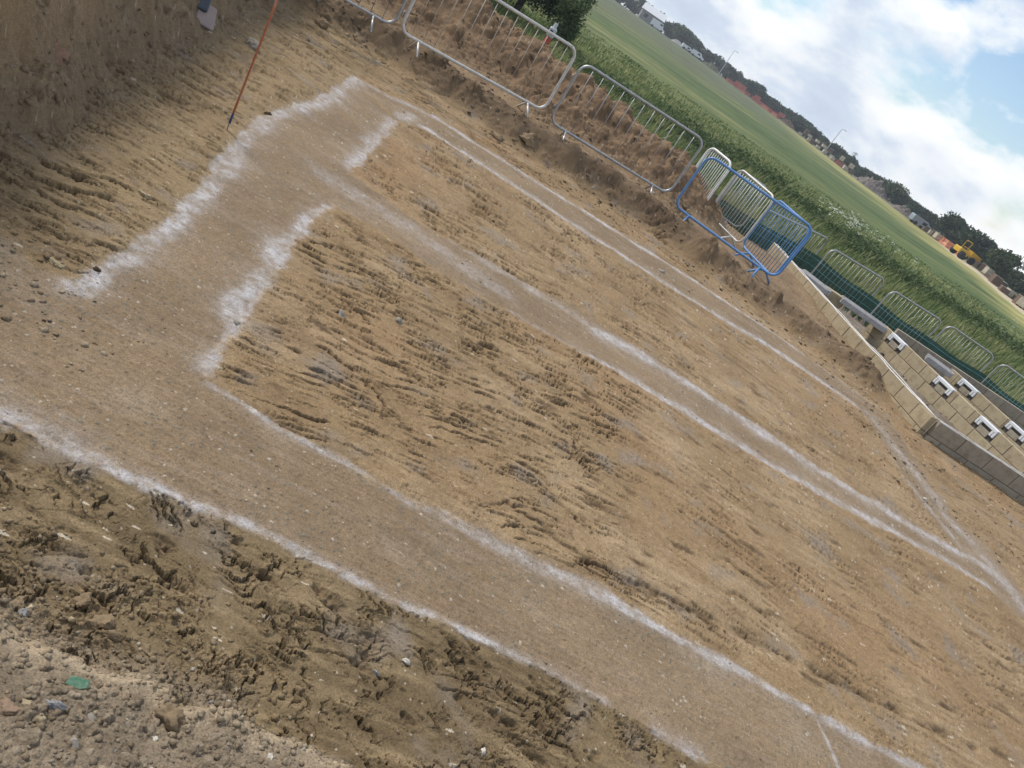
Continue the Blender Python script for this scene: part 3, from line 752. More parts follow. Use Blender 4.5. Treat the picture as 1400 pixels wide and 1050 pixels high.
def barrier(pa, pb, zg, label, mat, barmat=None, height=1.1, clear=.17, nbars=14, feet=(True, True), tilt=0.0, tube_r=.019, bar_r=.0055, loops=True, footspan=.26, group=BAR_G, lean=0.0, cr=.15):
    """pa, pb: ground points under the two ends of the bottom rail"""
    a, b_ = Vector((*pa[:2], 0)), Vector((*pb[:2], 0)); d = b_ - a; w_ = d.length
    root = empty('crowd_barrier', ((a.x + b_.x) / 2, (a.y + b_.y) / 2, zg), math.atan2(d.y, d.x))
    root.rotation_euler = (lean, tilt, math.atan2(d.y, d.x))
    tag(root, label, 'barrier', group)
    q = MB(); q.tube(rrect(w_, clear, height, cr, 7), tube_r, 10, closed=True); q.build('frame', mat, root, True)
    me = None
    for i in range(nbars):
        x = -w_ / 2 + w_ * (i + 1) / (nbars + 1)
        if me is None:
            q = MB(); q.tube([(0, 0, clear + .012), (0, 0, height - .012)], bar_r, 6); o = q.build('upright_bar', barmat or mat, root, True); me = o.data
        else:
            o = bpy.data.objects.new('upright_bar', me); C.objects.link(o); o.parent = root
        o.location = (x, 0, 0)
    for sgn, on in zip((-1, 1), feet):
        if not on: continue
        q = MB(); x = sgn * (w_ / 2 - .30)
        q.tube([(x, 0, clear), (x, -footspan * .5, clear * .55), (x, -footspan, .0)], .016, 8)
        q.tube([(x, 0, clear), (x, footspan * .5, clear * .55), (x, footspan, .0)], .016, 8)
        q.build('foot', mat, root, True)
    if loops:
        for zz in (.36 * height, .80 * height):
            q = MB(); q.tube([(-w_ / 2 - tube_r + .002, 0, zz), (-w_ / 2 - .05, 0, zz + .005), (-w_ / 2 - .055, 0, zz - .06)], .007, 6); q.build('hook', mat, root, True)
    return root
W1a, W1b = (-4.031, 11.376, 0.46), (-1.967, 12.765, 0.46)
barrier(W1a, W1b, .30, 'pale weathered barrier nearest the spoil ridge with long buff bars', M_GALVPALE, M_RUST, height=1.16, clear=.16, nbars=13, tube_r=.023, lean=-.03)
dv = (Vector(W1b) - Vector(W1a)); dv.z = 0
L0 = Vector(W1a) - dv.normalized() * .10; L1 = L0 - dv
barrier(tuple(L1), tuple(L0), .30, 'grey barrier mostly out of frame left of the pale weathered one', M_GALV, height=1.1, nbars=13)
G1a, G1b = (-1.759, 12.349, 0.44), (0.34, 13.025, 0.42)
barrier(G1a, G1b, .28, 'dull grey barrier joined to the right of the pale weathered one', M_GALV, height=1.12, nbars=11, tube_r=.020)
barrier((0.516, 13.338, 0.32), (2.47, 12.979, 0.32), .15, 'long blue barrier in front of the barrier cluster', M_BARBLUE, height=1.10, nbars=0, tube_r=.021, loops=False)
barrier((1.873, 14.05, 0.3), (2.449, 13.046, 0.3), .13, 'short looking blue barrier angled behind the long blue one', M_BARBLUE, height=1.10, nbars=13, loops=False)
barrier((0.525, 15.12, 0.36), (0.988, 14.571, 0.3), .12, 'white barrier turned end on behind the long blue one', M_BARWHITE, height=1.12, nbars=11, loops=False, tube_r=.023, bar_r=.0055)
barrier((1.163, 15.046, 0.3), (1.843, 14.024, 0.3), .12, 'grey barrier with pale bottom rail between the white and blue ones', M_GALVPALE, height=1.10, nbars=13, loops=False)
barrier((1.312, 16.58, 0.22), (1.955, 16.34, 0.22), .02, 'smaller looking grey barrier set back in the middle of the cluster', M_GALV, height=1.08, nbars=13, loops=False)
# row of grey barriers along the meadow edge
ROW = [(2.133, 16.31), (3.909, 18.657), (3.816, 17.347), (5.308, 18.144), (5.272, 17.239), (6.673, 17.79), (6.882, 17.99), (8.07, 17.966), (8.145, 17.718), (9.142, 17.346)]
labs = ['grey barrier first in the netting row, behind the blue barriers', 'grey barrier second in the netting row, nearest the grey lintels', 'grey barrier third in the netting row, above the first vent',
        'grey barrier fourth in the netting row, above the second pair of vents', 'grey barrier last in the netting row, cut by the right frame edge']
for i in range(5):
    barrier(ROW[2 * i], ROW[2 * i + 1], -.33, labs[i], M_GALV, height=1.12, nbars=13, loops=False, group='barriers along the green netting', footspan=.2, bar_r=.0036, tube_r=.017)

# ------------------------------------------------------------------ green debris netting
m, nt, b = new_mat('green_netting')
at = node(nt, 'ShaderNodeTexCoord').outputs['Object']
n = noise_of(nt, 7, 5, .7, at)
rr = ramp(nt, n.outputs['Fac'], [(.3, (.004, .045, .042)), (.7, (.010, .085, .075))]); nt.links.new(rr.outputs[0], b.inputs['Base Color']); b.inputs['Roughness'].default_value = .6
tr = node(nt, 'ShaderNodeBsdfTransparent'); mxs = node(nt, 'ShaderNodeMixShader'); n2 = noise_of(nt, 300, 2, .5, at)
r2 = ramp(nt, n2.outputs['Fac'], [(.42, (1, 1, 1)), (.75, (.55, .55, .55))]); nt.links.new(r2.outputs[0], mxs.inputs[0]); nt.links.new(tr.outputs[0], mxs.inputs[1]); nt.links.new(b.outputs[0], mxs.inputs[2])
nt.links.new(mxs.outputs[0], nt.nodes['Material Output'].inputs[0]); M_NET = m
M_NETLINE = simple_mat('net_cord', (.10, .28, .29), .6)
NETP = [(-4.5, 17.6), (-2.0, 17.3), (.5, 17.0)] + [(p_[0] + .02, p_[1] - .06) for p_ in ROW[1::2]]
def netting():
    root = tag(empty('debris_netting', (0, 0, 0)), 'dark green debris netting strung low along the meadow edge', 'netting')
    pts = []
    for (ax, ay), (bx, by) in zip(NETP[:-1], NETP[1:]):
        n_ = 14
        for i in range(n_): pts.append((ax + (bx - ax) * i / n_, ay + (by - ay) * i / n_))
    pts.append(NETP[-1]); V = []; F = []; nz = 6
    for i, (x, y) in enumerate(pts):
        sag = .04 * math.sin(i / 14 * math.pi) ** 2
        for k in range(nz):
            f = k / (nz - 1); bul = .012 * math.sin(i * .9 + k)
            V.append((x, y + bul, -.45 + f * (.83 - sag)))
    for i in range(len(pts) - 1):
        for k in range(nz - 1): F.append((i * nz + k, (i + 1) * nz + k, (i + 1) * nz + k + 1, i * nz + k + 1))
    me = bpy.data.meshes.new('mesh_panel'); me.from_pydata(V, [], F); me.update(); link_mesh('mesh_panel', me, M_NET, root, True)
    for zz in (.30, .14):
        q = MB(); q.tube([(x, y - .025, zz - .02 * math.sin(i / 14 * math.pi) ** 2) for i, (x, y) in enumerate(pts)], .006, 5); q.build('cord', M_NETLINE, root, True)
netting()

# ------------------------------------------------------------------ block walls of the neighbouring plot
m, nt, b = new_mat('concrete_block')
gi = node(nt, 'ShaderNodeNewGeometry'); co = node(nt, 'ShaderNodeTexCoord').outputs['Object']
r0 = ramp(nt, gi.outputs['Random Per Island'], [(0, (.33, .265, .172)), (.35, (.39, .32, .21)), (.7, (.355, .292, .192)), (1, (.42, .35, .232))])
n = noise_of(nt, 9, 6, .7, co); r1 = ramp(nt, n.outputs['Fac'], [(.30, (.68, .65, .61)), (.52, (1, 1, 1)), (.75, (1.12, 1.1, 1.08))])
c = mixc(nt, r0.outputs[0], r1.outputs[0], 1.0, 'MULTIPLY'); nt.links.new(c, b.inputs['Base Color']); b.inputs['Roughness'].default_value = .92; b.inputs['Specular IOR Level'].default_value = .2
nb = noise_of(nt, 120, 4, .7, co); bp = node(nt, 'ShaderNodeBump'); bp.inputs['Strength'].default_value = .4; bp.inputs['Distance'].default_value = .006; nt.links.new(nb.outputs['Fac'], bp.inputs['Height']); nt.links.new(bp.outputs[0], b.inputs['Normal'])
M_BLOCK = m
m2 = m.copy(); m2.name = 'grey_shade_block'  # block copy greyed: shade painted into the walls that face the camera
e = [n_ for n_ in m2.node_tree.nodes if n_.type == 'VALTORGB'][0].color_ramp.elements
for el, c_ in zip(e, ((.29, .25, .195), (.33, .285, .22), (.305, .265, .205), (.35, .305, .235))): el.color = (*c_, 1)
M_GREYSHADE = m2
M_MORTAR = simple_mat('mortar', (.16, .13, .09), .95, 0, .15, 12, .3, 60)
M_STRIP = simple_mat('white_strip', (.66, .64, .60), .6, 0, .08, 5, dirt=(.45, .38, .30))
M_VENT = simple_mat('white_vent', (.62, .63, .64), .5, 0, .06, 8)
M_HOLE_SHADE = simple_mat('vent_hole_shade', (.10, .092, .08), .9)  # dark tone painted as the shade inside the vent openings
def block_wall(p0, p1, ztop, courses, label, mat=M_BLOCK, thick=.10, strip=False, vents=(), off=0.0, cap=False, gaps=()):
    a, b_ = Vector((*p0, 0)), Vector((*p1, 0)); d = b_ - a; L = d.length; ang = math.atan2(d.y, d.x)
    root = tag(empty('block_wall', (a.x, a.y, 0), ang), label, 'block wall', 'block walls of the next plot')
    bw_, bh, j = .45, .225, .011
    q = MB(); rg = random.Random(int(L * 1000))
    def blocked(x0, x1, k):
        for vx in vents:
            if k == 0 and x1 > vx - .235 and x0 < vx + .235: return True
        return False
    for k in range(courses):
        z = ztop - bh * (k + .5); x = -(bw_ / 2) * ((k + off) % 2)
        cuts = []
        while x < L:
            cuts.append((max(x, 0), min(x + bw_, L))); x += bw_
        for x0, x1 in cuts:
            segs = [(x0, x1)]
            if k == 0:
                for vx in vents:
                    ns = []
                    for s0, s1 in segs:
                        if s1 <= vx - .235 or s0 >= vx + .235: ns.append((s0, s1)); continue
                        if s0 < vx - .235: ns.append((s0, vx - .235))
                        if s1 > vx + .235: ns.append((vx + .235, s1))
                    segs = ns
            for s0, s1 in segs:
                if s1 - s0 < .03: continue
                q.bbox(((s0 + s1) / 2, rg.uniform(-.0035, .0035), z), (s1 - s0 - j, thick, bh - j), .005, rg.uniform(-.004, .004))
    q.build('blockwork', mat, root)
    q = MB()
    if vents:
        z0_, z1_ = ztop - bh * courses, ztop - bh
        q.box((L / 2, 0, (z0_ + z1_) / 2 + .003), (L - .012, thick - .014, z1_ - z0_))
        xs = [0.006] + [e_ for vx in sorted(vents) for e_ in (vx - .243, vx + .243)] + [L - .006]
        for i in range(0, len(xs), 2):
            if xs[i + 1] > xs[i]: q.box(((xs[i] + xs[i + 1]) / 2, 0, ztop - bh / 2 - .003), (xs[i + 1] - xs[i], thick - .014, bh - .012))
    else:
        q.box((L / 2, 0, ztop - bh * courses / 2), (L - .012, thick - .014, bh * courses - .012))
    q.build('mortar_bed', M_MORTAR, root)
    if strip:
        q = MB(); n_ = int(L / .12)
        for sy, r_ in ((-thick / 2 + .012, .010), (thick / 2 - .012, .007)):
            q.tube([(L * i / n_, sy + .012 * perlin(np.array([i * .31 + sy * 9]), np.array([.5]), 5)[0], ztop + .004 + .022 * max(0, perlin(np.array([i * .19 + sy * 30]), np.array([2.5]), 6)[0])) for i in range(n_ + 1)], r_, 6)
        q.build('capping_strip', M_STRIP, root, True)
    for vx in vents:
        v_ = MB(); y0 = -thick / 2 - .006
        v_.bbox((vx, y0 + .05, ztop - .030), (.44, .115, .055), .006)
        vent = v_.build('air_vent', M_VENT, root)
        for sx in (-.172, .172):
            for i in (-1, 1):
                l_ = MB(); l_.bbox((vx + sx + i * .028, y0 + .03, ztop - .103), (.046, .075, .085), .005); l_.build('vent_leg', M_VENT, vent)
        l_ = MB(); l_.box((vx, y0 + .066, ztop - .14), (.46, .06, .17)); l_.build('cavity_shade', M_HOLE_SHADE, vent)  # solid dark box standing in for the shade of the hole
        l_ = MB(); l_.bbox((vx, y0 + .05, ztop - .165), (.23, .09, .105), .005); l_.build('packing_block', M_GREYSHADE, vent)
    return root
A0, A1, B1 = (2.753, 16.79, 0.3)[:2], (4.955, 10.992, 0.3)[:2], (6.957, 11.181, 0.3)[:2]
block_wall(A0, A1, .30, 3, 'tan block wall with pale strip along its top behind the spoil ridge', strip=True)
dB = (Vector(B1) - Vector(A1)).normalized()
block_wall(tuple(Vector(A1) + dB * .06), B1, .30, 2, 'shaded grey brown block wall facing the camera at the right frame edge', M_GREYSHADE, strip=True)
C0, C1 = (5.291, 16.027, 0.3)[:2], (7.234, 12.389, 0.3)[:2]
def along_wall(p0, p1, q):
    d = Vector(p1) - Vector(p0); return (Vector(q) - Vector(p0)).dot(d.normalized())
vs = [along_wall(C0, C1, q) for q in ((5.686, 15.708, 0.28)[:2], (6.275, 14.391, 0.28)[:2], (6.75, 13.344, 0.28)[:2])]
block_wall(C0, C1, .30, 3, 'tan block wall with three white vents parallel to the stripped wall', vents=vs)
D0, D1 = (6.918, 16.354, 0.3)[:2], (8.158, 14.362, 0.3)[:2]
vs = [along_wall(D0, D1, q) for q in ((7.17, 15.869, 0.28)[:2], (7.662, 14.647, 0.28)[:2])]
block_wall(D0, D1, .30, 3, 'tan block wall with two white vents behind the three vent wall', vents=vs, off=1)
E0, E1 = (5.704, 16.697, 0.3)[:2], (9.619, 17.104, 0.3)[:2]
block_wall(E0, E1, .30, 3, 'shaded block wall running beside the green netting', M_GREYSHADE)
# short tan piers and grey lintels
M_LINTEL = simple_mat('lintel', (.36, .35, .345), .8, 0, .12, 7, .3, 60, dirt=(.27, .245, .22))
def pier(p, ang, label, n_=1, zt=.26):
    q = MB()
    for k in range(n_): q.bbox((0, 0, zt - .11 - .225 * k), (.44, .21, .212), .006)
    o = q.build('concrete_block', M_BLOCK); o.location = (p[0], p[1], 0); o.rotation_euler = (0, 0, ang)
    return tag(o, label, 'concrete block')
pier((4.163, 16.201, 0.2), .1, 'single tan block between the two groups of grey lintels', 2)
pier((5.291, 16.14, 0.15), -1.1, 'shaded block pier at the end of the long grey lintels', 2, .2)
def lintels(p0, p1, n_, label, grp):
    a, b_ = Vector(p0), Vector(p1); d = (b_ - a); d.z = 0; L = d.length; nrm = Vector((-d.y, d.x, 0)).normalized()
    for k in range(n_):
        q = MB(); q.bbox((L / 2 + .03 * (k % 2), 0, 0), (L, .085, .10), .008); q.box((L / 2, 0, .051), (L - .05, .035, .012))
        o = q.build('lintel', M_LINTEL); pos = a + nrm * (.105 * k); o.location = (pos.x, pos.y, a.z + .004 * k); o.rotation_euler = (0, 0, math.atan2(d.y, d.x))
        tag(o, label[k], 'lintel', grp)
lintels((3.309, 16.059, 0.22), (3.909, 15.723, 0.22), 3, ['front short grey lintel behind the tan wall corner', 'middle short grey lintel behind the tan wall corner', 'rear short grey lintel behind the tan wall corner'], 'short lintels')
lintels((4.292, 16.034, 0.22), (5.356, 15.934, 0.22), 3, ['front long grey lintel leading to the three vent wall', 'middle long grey lintel leading to the three vent wall', 'rear long grey lintel beside the netting'], 'long lintels')
lintels((6.211, 15.916, 0.24), (6.739, 15.771, 0.24), 3, ['front grey lintel between the two vent walls', 'middle grey lintel between the two vent walls', 'rear grey lintel between the two vent walls'], 'lintels between the vent walls')

# ------------------------------------------------------------------ meadow and distance
def far_edge(az_deg):
    """distance and height of the far side of the meadow for a bearing"""
    a = np.asarray(az_deg, float)
    D = np.interp(a, [-40, -8, -3, 0, 5, 10, 16, 20, 24, 30, 60], [290, 290, 285, 280, 255, 215, 160, 125, 95, 80, 80])
    E_ = np.interp(a, [-40, -8, -3, 0, 5, 10, 16, 20, 24, 30, 60], [-.02, -.05, -.1, -.22, -.38, -.66, -.95, -1.08, -1.5, -1.7, -1.8])
    return D, EYE + D * np.tan(np.radians(E_))
def meadow_z(x, y):
    x = np.asarray(x, float); y = np.asarray(y, float)
    r_ = np.hypot(x, y); a = np.degrees(np.arctan2(x, y))
    D, zf = far_edge(np.clip(a, -60, 60))
    f = np.clip((r_ - 24) / (D - 24), 0, 3.0)
    f = np.where(f < 1, f * f * (2 - f), 1 + (f - 1) * .0)
    base = -.36 + .06 * perlin(x / 9 + .3, y / 9 + .7, 201) + .03 * perlin(x / 2.5, y / 2.5, 202)
    return base * (1 - np.clip(f, 0, 1)) + zf * np.clip(f, 0, 1)

def meadow_mat():
    m, nt, b = new_mat('meadow')
    co = node(nt, 'ShaderNodeTexCoord').outputs['Object']
    mp = node(nt, 'ShaderNodeMapping'); mp.inputs['Scale'].default_value = (.35, 1, 1); mp.inputs['Rotation'].default_value = (0, 0, .35); nt.links.new(co, mp.inputs[0])
    n1 = noise_of(nt, .055, 6, .6, mp.outputs[0]); n2 = noise_of(nt, .35, 7, .68, mp.outputs[0]); n3 = noise_of(nt, 3.2, 6, .75, mp.outputs[0])
    c1 = ramp(nt, n1.outputs['Fac'], [(.36, (.062, .094, .034)), (.46, (.088, .122, .044)), (.54, (.122, .146, .056)), (.64, (.170, .178, .080))])
    c2 = ramp(nt, n2.outputs['Fac'], [(.32, (.50, .56, .50)), (.50, (1, 1, 1)), (.68, (1.5, 1.4, 1.2))])
    c3 = ramp(nt, n3.outputs['Fac'], [(.30, (.6, .62, .6)), (.55, (1, 1, 1)), (.72, (1.35, 1.32, 1.2))])
    at = node(nt, 'ShaderNodeAttribute', attribute_name='dry')
    c = mixc(nt, c1.outputs[0], (.36, .325, .125), at.outputs['Fac'])
    at2 = node(nt, 'ShaderNodeAttribute', attribute_name='scrub')
    c = mixc(nt, c, (.115, .125, .075), at2.outputs['Fac'])
    at3 = node(nt, 'ShaderNodeAttribute', attribute_name='bare')
    c = mixc(nt, c, c2.outputs[0], 1.0, 'MULTIPLY')
    c = mixc(nt, c, (.50, .42, .29), at3.outputs['Fac'])
    c = mixc(nt, c, c3.outputs[0], .8, 'MULTIPLY')
    nt.links.new(c, b.inputs['Base Color']); b.inputs['Roughness'].default_value = .95; b.inputs['Specular IOR Level'].default_value = .1
    return m
def build_meadow():
    az = np.radians(np.concatenate([np.linspace(-80, -22, 30, endpoint=False), np.linspace(-22, 44, 330, endpoint=False), np.linspace(44, 80, 20)]))
    r_ = 15.5 * (900 / 15.5) ** (np.linspace(0, 1, 260))
    A, R_ = np.meshgrid(az, r_); X, Y = R_ * np.sin(A), R_ * np.cos(A)
    Z = meadow_z(X, Y)
    Z = Z - .5 * sstep(1.2, 0, Y - 16.6) * (R_ < 30)
    D, _ = far_edge(np.degrees(A)); f = R_ / D; deg = np.degrees(A)
    Z = Z + .03 * fbm(X / 1.2, Y / 1.2, 3, 205) * (R_ < 120)
    wob = .05 * fbm(X / 12, Y / 12, 3, 206)
    dry = sstep(.60, .92, f + wob * 2.2) * (1 - sstep(.99, 1.03, f)) * sstep(1.0, 9, deg) * (.55 + .45 * np.clip(.6 + fbm(X / 25, Y / 12, 3, 207), 0, 1))
    scrub = sstep(.30, .62, f + wob * 3) * (1 - sstep(2, 7, deg)) * .85 + sstep(.985, 1.02, f)
    bare = sstep(.90, .95, f + wob * .5) * (1 - sstep(1.03, 1.09, f)) * sstep(16.2, 18.5, deg) + .55 * sstep(1.0, 1.03, f) * (1 - sstep(1.12, 1.16, f)) * np.clip(.3 + fbm(X / 7, Y / 7, 3, 208), 0, 1)
    V = np.stack([X.ravel(), Y.ravel(), Z.ravel()], 1); nr, na = X.shape; idx = np.arange(X.size).reshape(nr, na)
    F = np.stack([idx[:-1, :-1], idx[1:, :-1], idx[1:, 1:], idx[:-1, 1:]], -1).reshape(-1, 4)[:, ::-1]
    me = np_mesh('meadow', V, F)
    for nm, v_ in (('dry', dry), ('scrub', np.clip(scrub, 0, 1)), ('bare', np.clip(bare, 0, 1))):
        at = me.attributes.new(nm, 'FLOAT', 'POINT'); at.data.foreach_set('value', v_.ravel().astype(np.float32))
    return tag(link_mesh('meadow', me, meadow_mat(), None, True), kind='structure')
build_meadow()

def leaf_mat(name, lo, hi, trans=.35, rough=.6):
    m, nt, b = new_mat(name)
    at = node(nt, 'ShaderNodeAttribute', attribute_name='Tint')
    r = ramp(nt, at.outputs['Fac'], [(0, lo), (1, hi)])
    nt.links.new(r.outputs[0], b.inputs['Base Color']); b.inputs['Roughness'].default_value = rough; b.inputs['Specular IOR Level'].default_value = .2
    tl = node(nt, 'ShaderNodeBsdfTranslucent'); nt.links.new(r.outputs[0], tl.inputs[0]); ms = node(nt, 'ShaderNodeMixShader'); ms.inputs[0].default_value = trans
    nt.links.new(b.outputs[0], ms.inputs[1]); nt.links.new(tl.outputs[0], ms.inputs[2]); nt.links.new(ms.outputs[0], nt.nodes['Material Output'].inputs[0])
    return m
def tint_attr(me, vals, per):
    at = me.attributes.new('Tint', 'FLOAT', 'POINT'); at.data.foreach_set('value', np.repeat(vals, per).astype(np.float32))

# long grass near the site: single blades
M_GRASS = leaf_mat('grass_blades', (.080, .128, .040), (.36, .35, .155), .4, .55)
def grass():
    rg = np.random.RandomState(9)
    n = 90000
    a = np.radians(rg.uniform(-20, 40, n)); u = rg.rand(n); r_ = 16.8 * (62 / 16.8) ** (u ** 1.0)
    x, y = r_ * np.sin(a), r_ * np.cos(a)
    ok = (y > 17.35 + .12 * np.clip(x - 5, 0, 9)) & ~((x < -1) & (y < 18.0))
    dens = np.clip(.55 + 1.0 * fbm(x / 2.2, y / 1.3, 3, 211), 0.05, 1); ok &= rg.rand(n) < dens
    x, y, r_ = x[ok], y[ok], r_[ok]; n = len(x)
    z = meadow_z(x, y)
    h = (.22 + .34 * rg.rand(n)) * (1 - .72 * sstep(28, 60, r_)) * (.75 + .5 * np.clip(.5 + fbm(x / 3, y / 3, 2, 212), 0, 1)); wd = .006 + .00065 * r_ * (.6 + .8 * rg.rand(n))
    th = rg.uniform(0, 2 * np.pi, n); ln = h * rg.uniform(.1, .65, n); la = rg.normal(.6, .9, n)
    bx, by = np.cos(th) * wd, np.sin(th) * wd; tx, ty = np.cos(la) * ln, np.sin(la) * ln
    V = np.empty((n, 5, 3), np.float32)
    V[:, 0] = np.stack([x - bx, y - by, z - .03], 1); V[:, 1] = np.stack([x + bx, y + by, z - .03], 1)
    V[:, 2] = np.stack([x + bx * .7 + tx * .3, y + by * .7 + ty * .3, z + h * .6], 1); V[:, 3] = np.stack([x - bx * .7 + tx * .3, y - by * .7 + ty * .3, z + h * .6], 1)
    V[:, 4] = np.stack([x + tx, y + ty, z + h], 1)
    i = np.arange(n)[:, None] * 5
    F = np.concatenate([i + [0, 1, 2], i + [0, 2, 3], i + [3, 2, 4]], 0)
    me = np_mesh('meadow_grass', V.reshape(-1, 3), F)
    t = np.clip(.22 + .20 * rg.randn(n) + .45 * fbm(x / 3.5, y / 1.8, 3, 213) + .10, 0, 1); tint_attr(me, t, 5)
    tag(link_mesh('meadow_grass', me, M_GRASS), 'long unmown meadow grass beyond the netting', 'grass', kind='stuff')
grass()

def leaves(P, size, rg, up=.35):
    """quads centred on P with random facing"""
    n = len(P)
    nrm = rg.randn(n, 3); nrm[:, 2] += up; nrm /= np.linalg.norm(nrm, axis=1)[:, None]
    t = np.cross(nrm, rg.randn(n, 3)); t /= np.linalg.norm(t, axis=1)[:, None]; w_ = np.cross(nrm, t)
    s_ = (size * (.6 + .8 * rg.rand(n)))[:, None] if np.isscalar(size) else (size * (.6 + .8 * rg.rand(n)))[:, None]
    V = np.stack([P - t * s_, P + w_ * s_ * .55, P + t * s_, P - w_ * s_ * .55], 1)
    F = np.arange(n * 4).reshape(n, 4)
    return V.reshape(-1, 3), F

# dark band of nettles and bramble through the meadow
M_NETTLE = leaf_mat('nettle_leaves', (.030, .056, .022), (.125, .168, .062), .3)
BAND = [(-3.918, 28.595), (-3.17, 29.473), (-2.342, 30.135), (-1.517, 30.915), (-0.076, 32.645), (1.442, 37.037), (3.837, 39.169), (5.758, 34.852), (7.213, 34.99), (8.261, 34.048), (10.552, 36.165), (11.986, 35.584), (13.612, 35.747), (15.999, 36.515), (17.064, 36.46), (19.509, 36.882)]
def undergrowth():
    rg = np.random.RandomState(14); P = []; T = []
    for (ax, ay), (bx, by) in zip(BAND[:-1], BAND[1:]):
        L = math.hypot(bx - ax, by - ay); k = int(L * 9)
        for i in range(k):
            f = rg.rand(); cx = ax + (bx - ax) * f + rg.normal(0, .9); cy = ay + (by - ay) * f + rg.normal(0, 1.3)
            hh_ = rg.uniform(.2, .62) * (.6 + .7 * max(0, .5 + float(perlin(np.array([cx / 2.5]), np.array([cy / 2.5]), 221)[0])))
            m_ = 55; q = rg.randn(m_, 3) * np.array([.38, .38, .0]); q[:, 2] = np.abs(rg.rand(m_)) ** .7 * hh_
            base = meadow_z(cx, cy); P.append(q + np.array([cx, cy, base])); T.append(np.clip(q[:, 2] / 1.0 * .55 + rg.rand(m_) * .35 + rg.uniform(-.1, .12), 0, 1))
    P = np.concatenate(P); T = np.concatenate(T); V, F = leaves(P, .075, rg)
    me = np_mesh('undergrowth', V, F); tint_attr(me, T, 4)
    tag(link_mesh('undergrowth', me, M_NETTLE), 'dark nettle and bramble band through the meadow', 'undergrowth', kind='stuff')
undergrowth()

# cow parsley heads
M_UMBEL = simple_mat('white_umbel', (.62, .64, .55), .8)
def flowers():
    rg = np.random.RandomState(4); P = []
    for cx, cy, n in [(*(7.424, 37.176, 0.2)[:2], 22), (*(8.239, 38.626, 0.2)[:2], 26), (*(9.459, 40.911, 0.2)[:2], 20), (*(10.902, 41.385, 0.2)[:2], 8), (*(9.965, 41.352, 0.2)[:2], 8), (*(7.416, 35.46, 0.2)[:2], 12), (*(19.785, 43.997, 0.2)[:2], 8)]:
        for i in range(n):
            x, y = cx + rg.normal(0, .6), cy + rg.normal(0, 1.2); z = meadow_z(x, y) + rg.uniform(.55, .95); k = 12
            q = rg.randn(k, 3) * np.array([.05, .05, .012]); P.append(q + np.array([x, y, z]))
    P = np.concatenate(P); V, F = leaves(P, .028, rg, 2.0); me = np_mesh('wildflowers', V, F)
    tag(link_mesh('wildflowers', me, M_UMBEL), 'white cow parsley heads in the meadow', 'wildflowers', kind='stuff')
flowers()

# ------------------------------------------------------------------ trees
M_LEAF = leaf_mat('tree_leaves', (.018, .034, .016), (.070, .100, .040), .25)
M_LEAF2 = leaf_mat('tree_leaves_light', (.028, .052, .020), (.105, .145, .055), .28)
M_BUSH = leaf_mat('bush_leaves', (.010, .026, .012), (.058, .095, .034), .25)
M_BARK = simple_mat('bark', (.07, .055, .042), .95, 0, .3, 8, .5, 20)
def crown_points(rg, h, w_, lobes, n, z0=.25, per=1.0):
    P = []; T = []
    for k in range(lobes):
        a = rg.uniform(0, 6.28); f = rg.uniform(z0 + .08, .86); rad = w_ * .5 * rg.uniform(.1, .62) * (1.15 - .5 * abs(f - .5))
        c = np.array([math.cos(a) * rad, math.sin(a) * rad, f * h]); R_ = np.array([w_ * rg.uniform(.16, .30)] * 2 + [h * rg.uniform(.10, .19)])
        m_ = int(n / lobes); d = rg.randn(m_, 3); d /= np.linalg.norm(d, axis=1)[:, None]; q = c + d * R_ * (rg.rand(m_) ** .35)[:, None] * (1 + .18 * rg.randn(m_))[:, None]
        P.append(q); T.append(np.clip(.42 + rg.uniform(-.22, .25) + .2 * rg.randn(m_), 0, 1))
    return np.concatenate(P), np.concatenate(T)
def tree(name, label, loc, h, w_, seed, mat, lobes=16, n=3500, leaf=.2, cat='tree', group=None, trunk=True, z0=.25):
    rg = np.random.RandomState(seed); root = tag(empty(name, loc), label, cat, group)
    P, T = crown_points(rg, h, w_, lobes, n, z0)
    V, F = leaves(P, leaf, rg, .2); me = np_mesh('crown', V, F); tint_attr(me, T, 4); link_mesh('crown', me, mat, root)
    if trunk:
        q = MB(); q.tube([(0, 0, -.2), (.03 * h * .3, 0, h * .2), (0, .02 * h, h * .45), (.02 * h, 0, h * .7)], h * .028, 8, r1=h * .008)
        for k in range(6):
            a = k * 1.05 + seed; q.tube([(0, 0, h * (.25 + .06 * k)), (math.cos(a) * w_ * .2, math.sin(a) * w_ * .2, h * (.40 + .06 * k)), (math.cos(a) * w_ * .36, math.sin(a) * w_ * .36, h * (.48 + .06 * k))], h * .011, 6, r1=h * .003)
        q.build('trunk', M_BARK, root)
    return root
def polar(az, d, z=None):
    x, y = d * math.sin(math.radians(az)), d * math.cos(math.radians(az)); return (x, y, float(meadow_z(x, y)) if z is None else z)
# dense bush behind the spoil heap
tree('bush', 'tall dense dark green bush behind the spoil heap at the top edge', polar(-13.6, 36), 6.2, 4.6, 5, M_BUSH, 34, 52000, .06, 'bush', z0=.0)
tree('bush', 'lower dark bush left of the tall one, seen through the pale weathered barrier', polar(-18.6, 35), 4.2, 5.4, 8, M_BUSH, 30, 36000, .06, 'bush', z0=.0)
tree('shrub', 'lighter green ragged shrub at the right side of the tall dark bush', polar(-10.3, 33), 2.5, 1.5, 6, leaf_mat('shrub_leaves', (.04, .08, .025), (.20, .25, .11), .3), 18, 7000, .05, 'shrub', z0=.0)

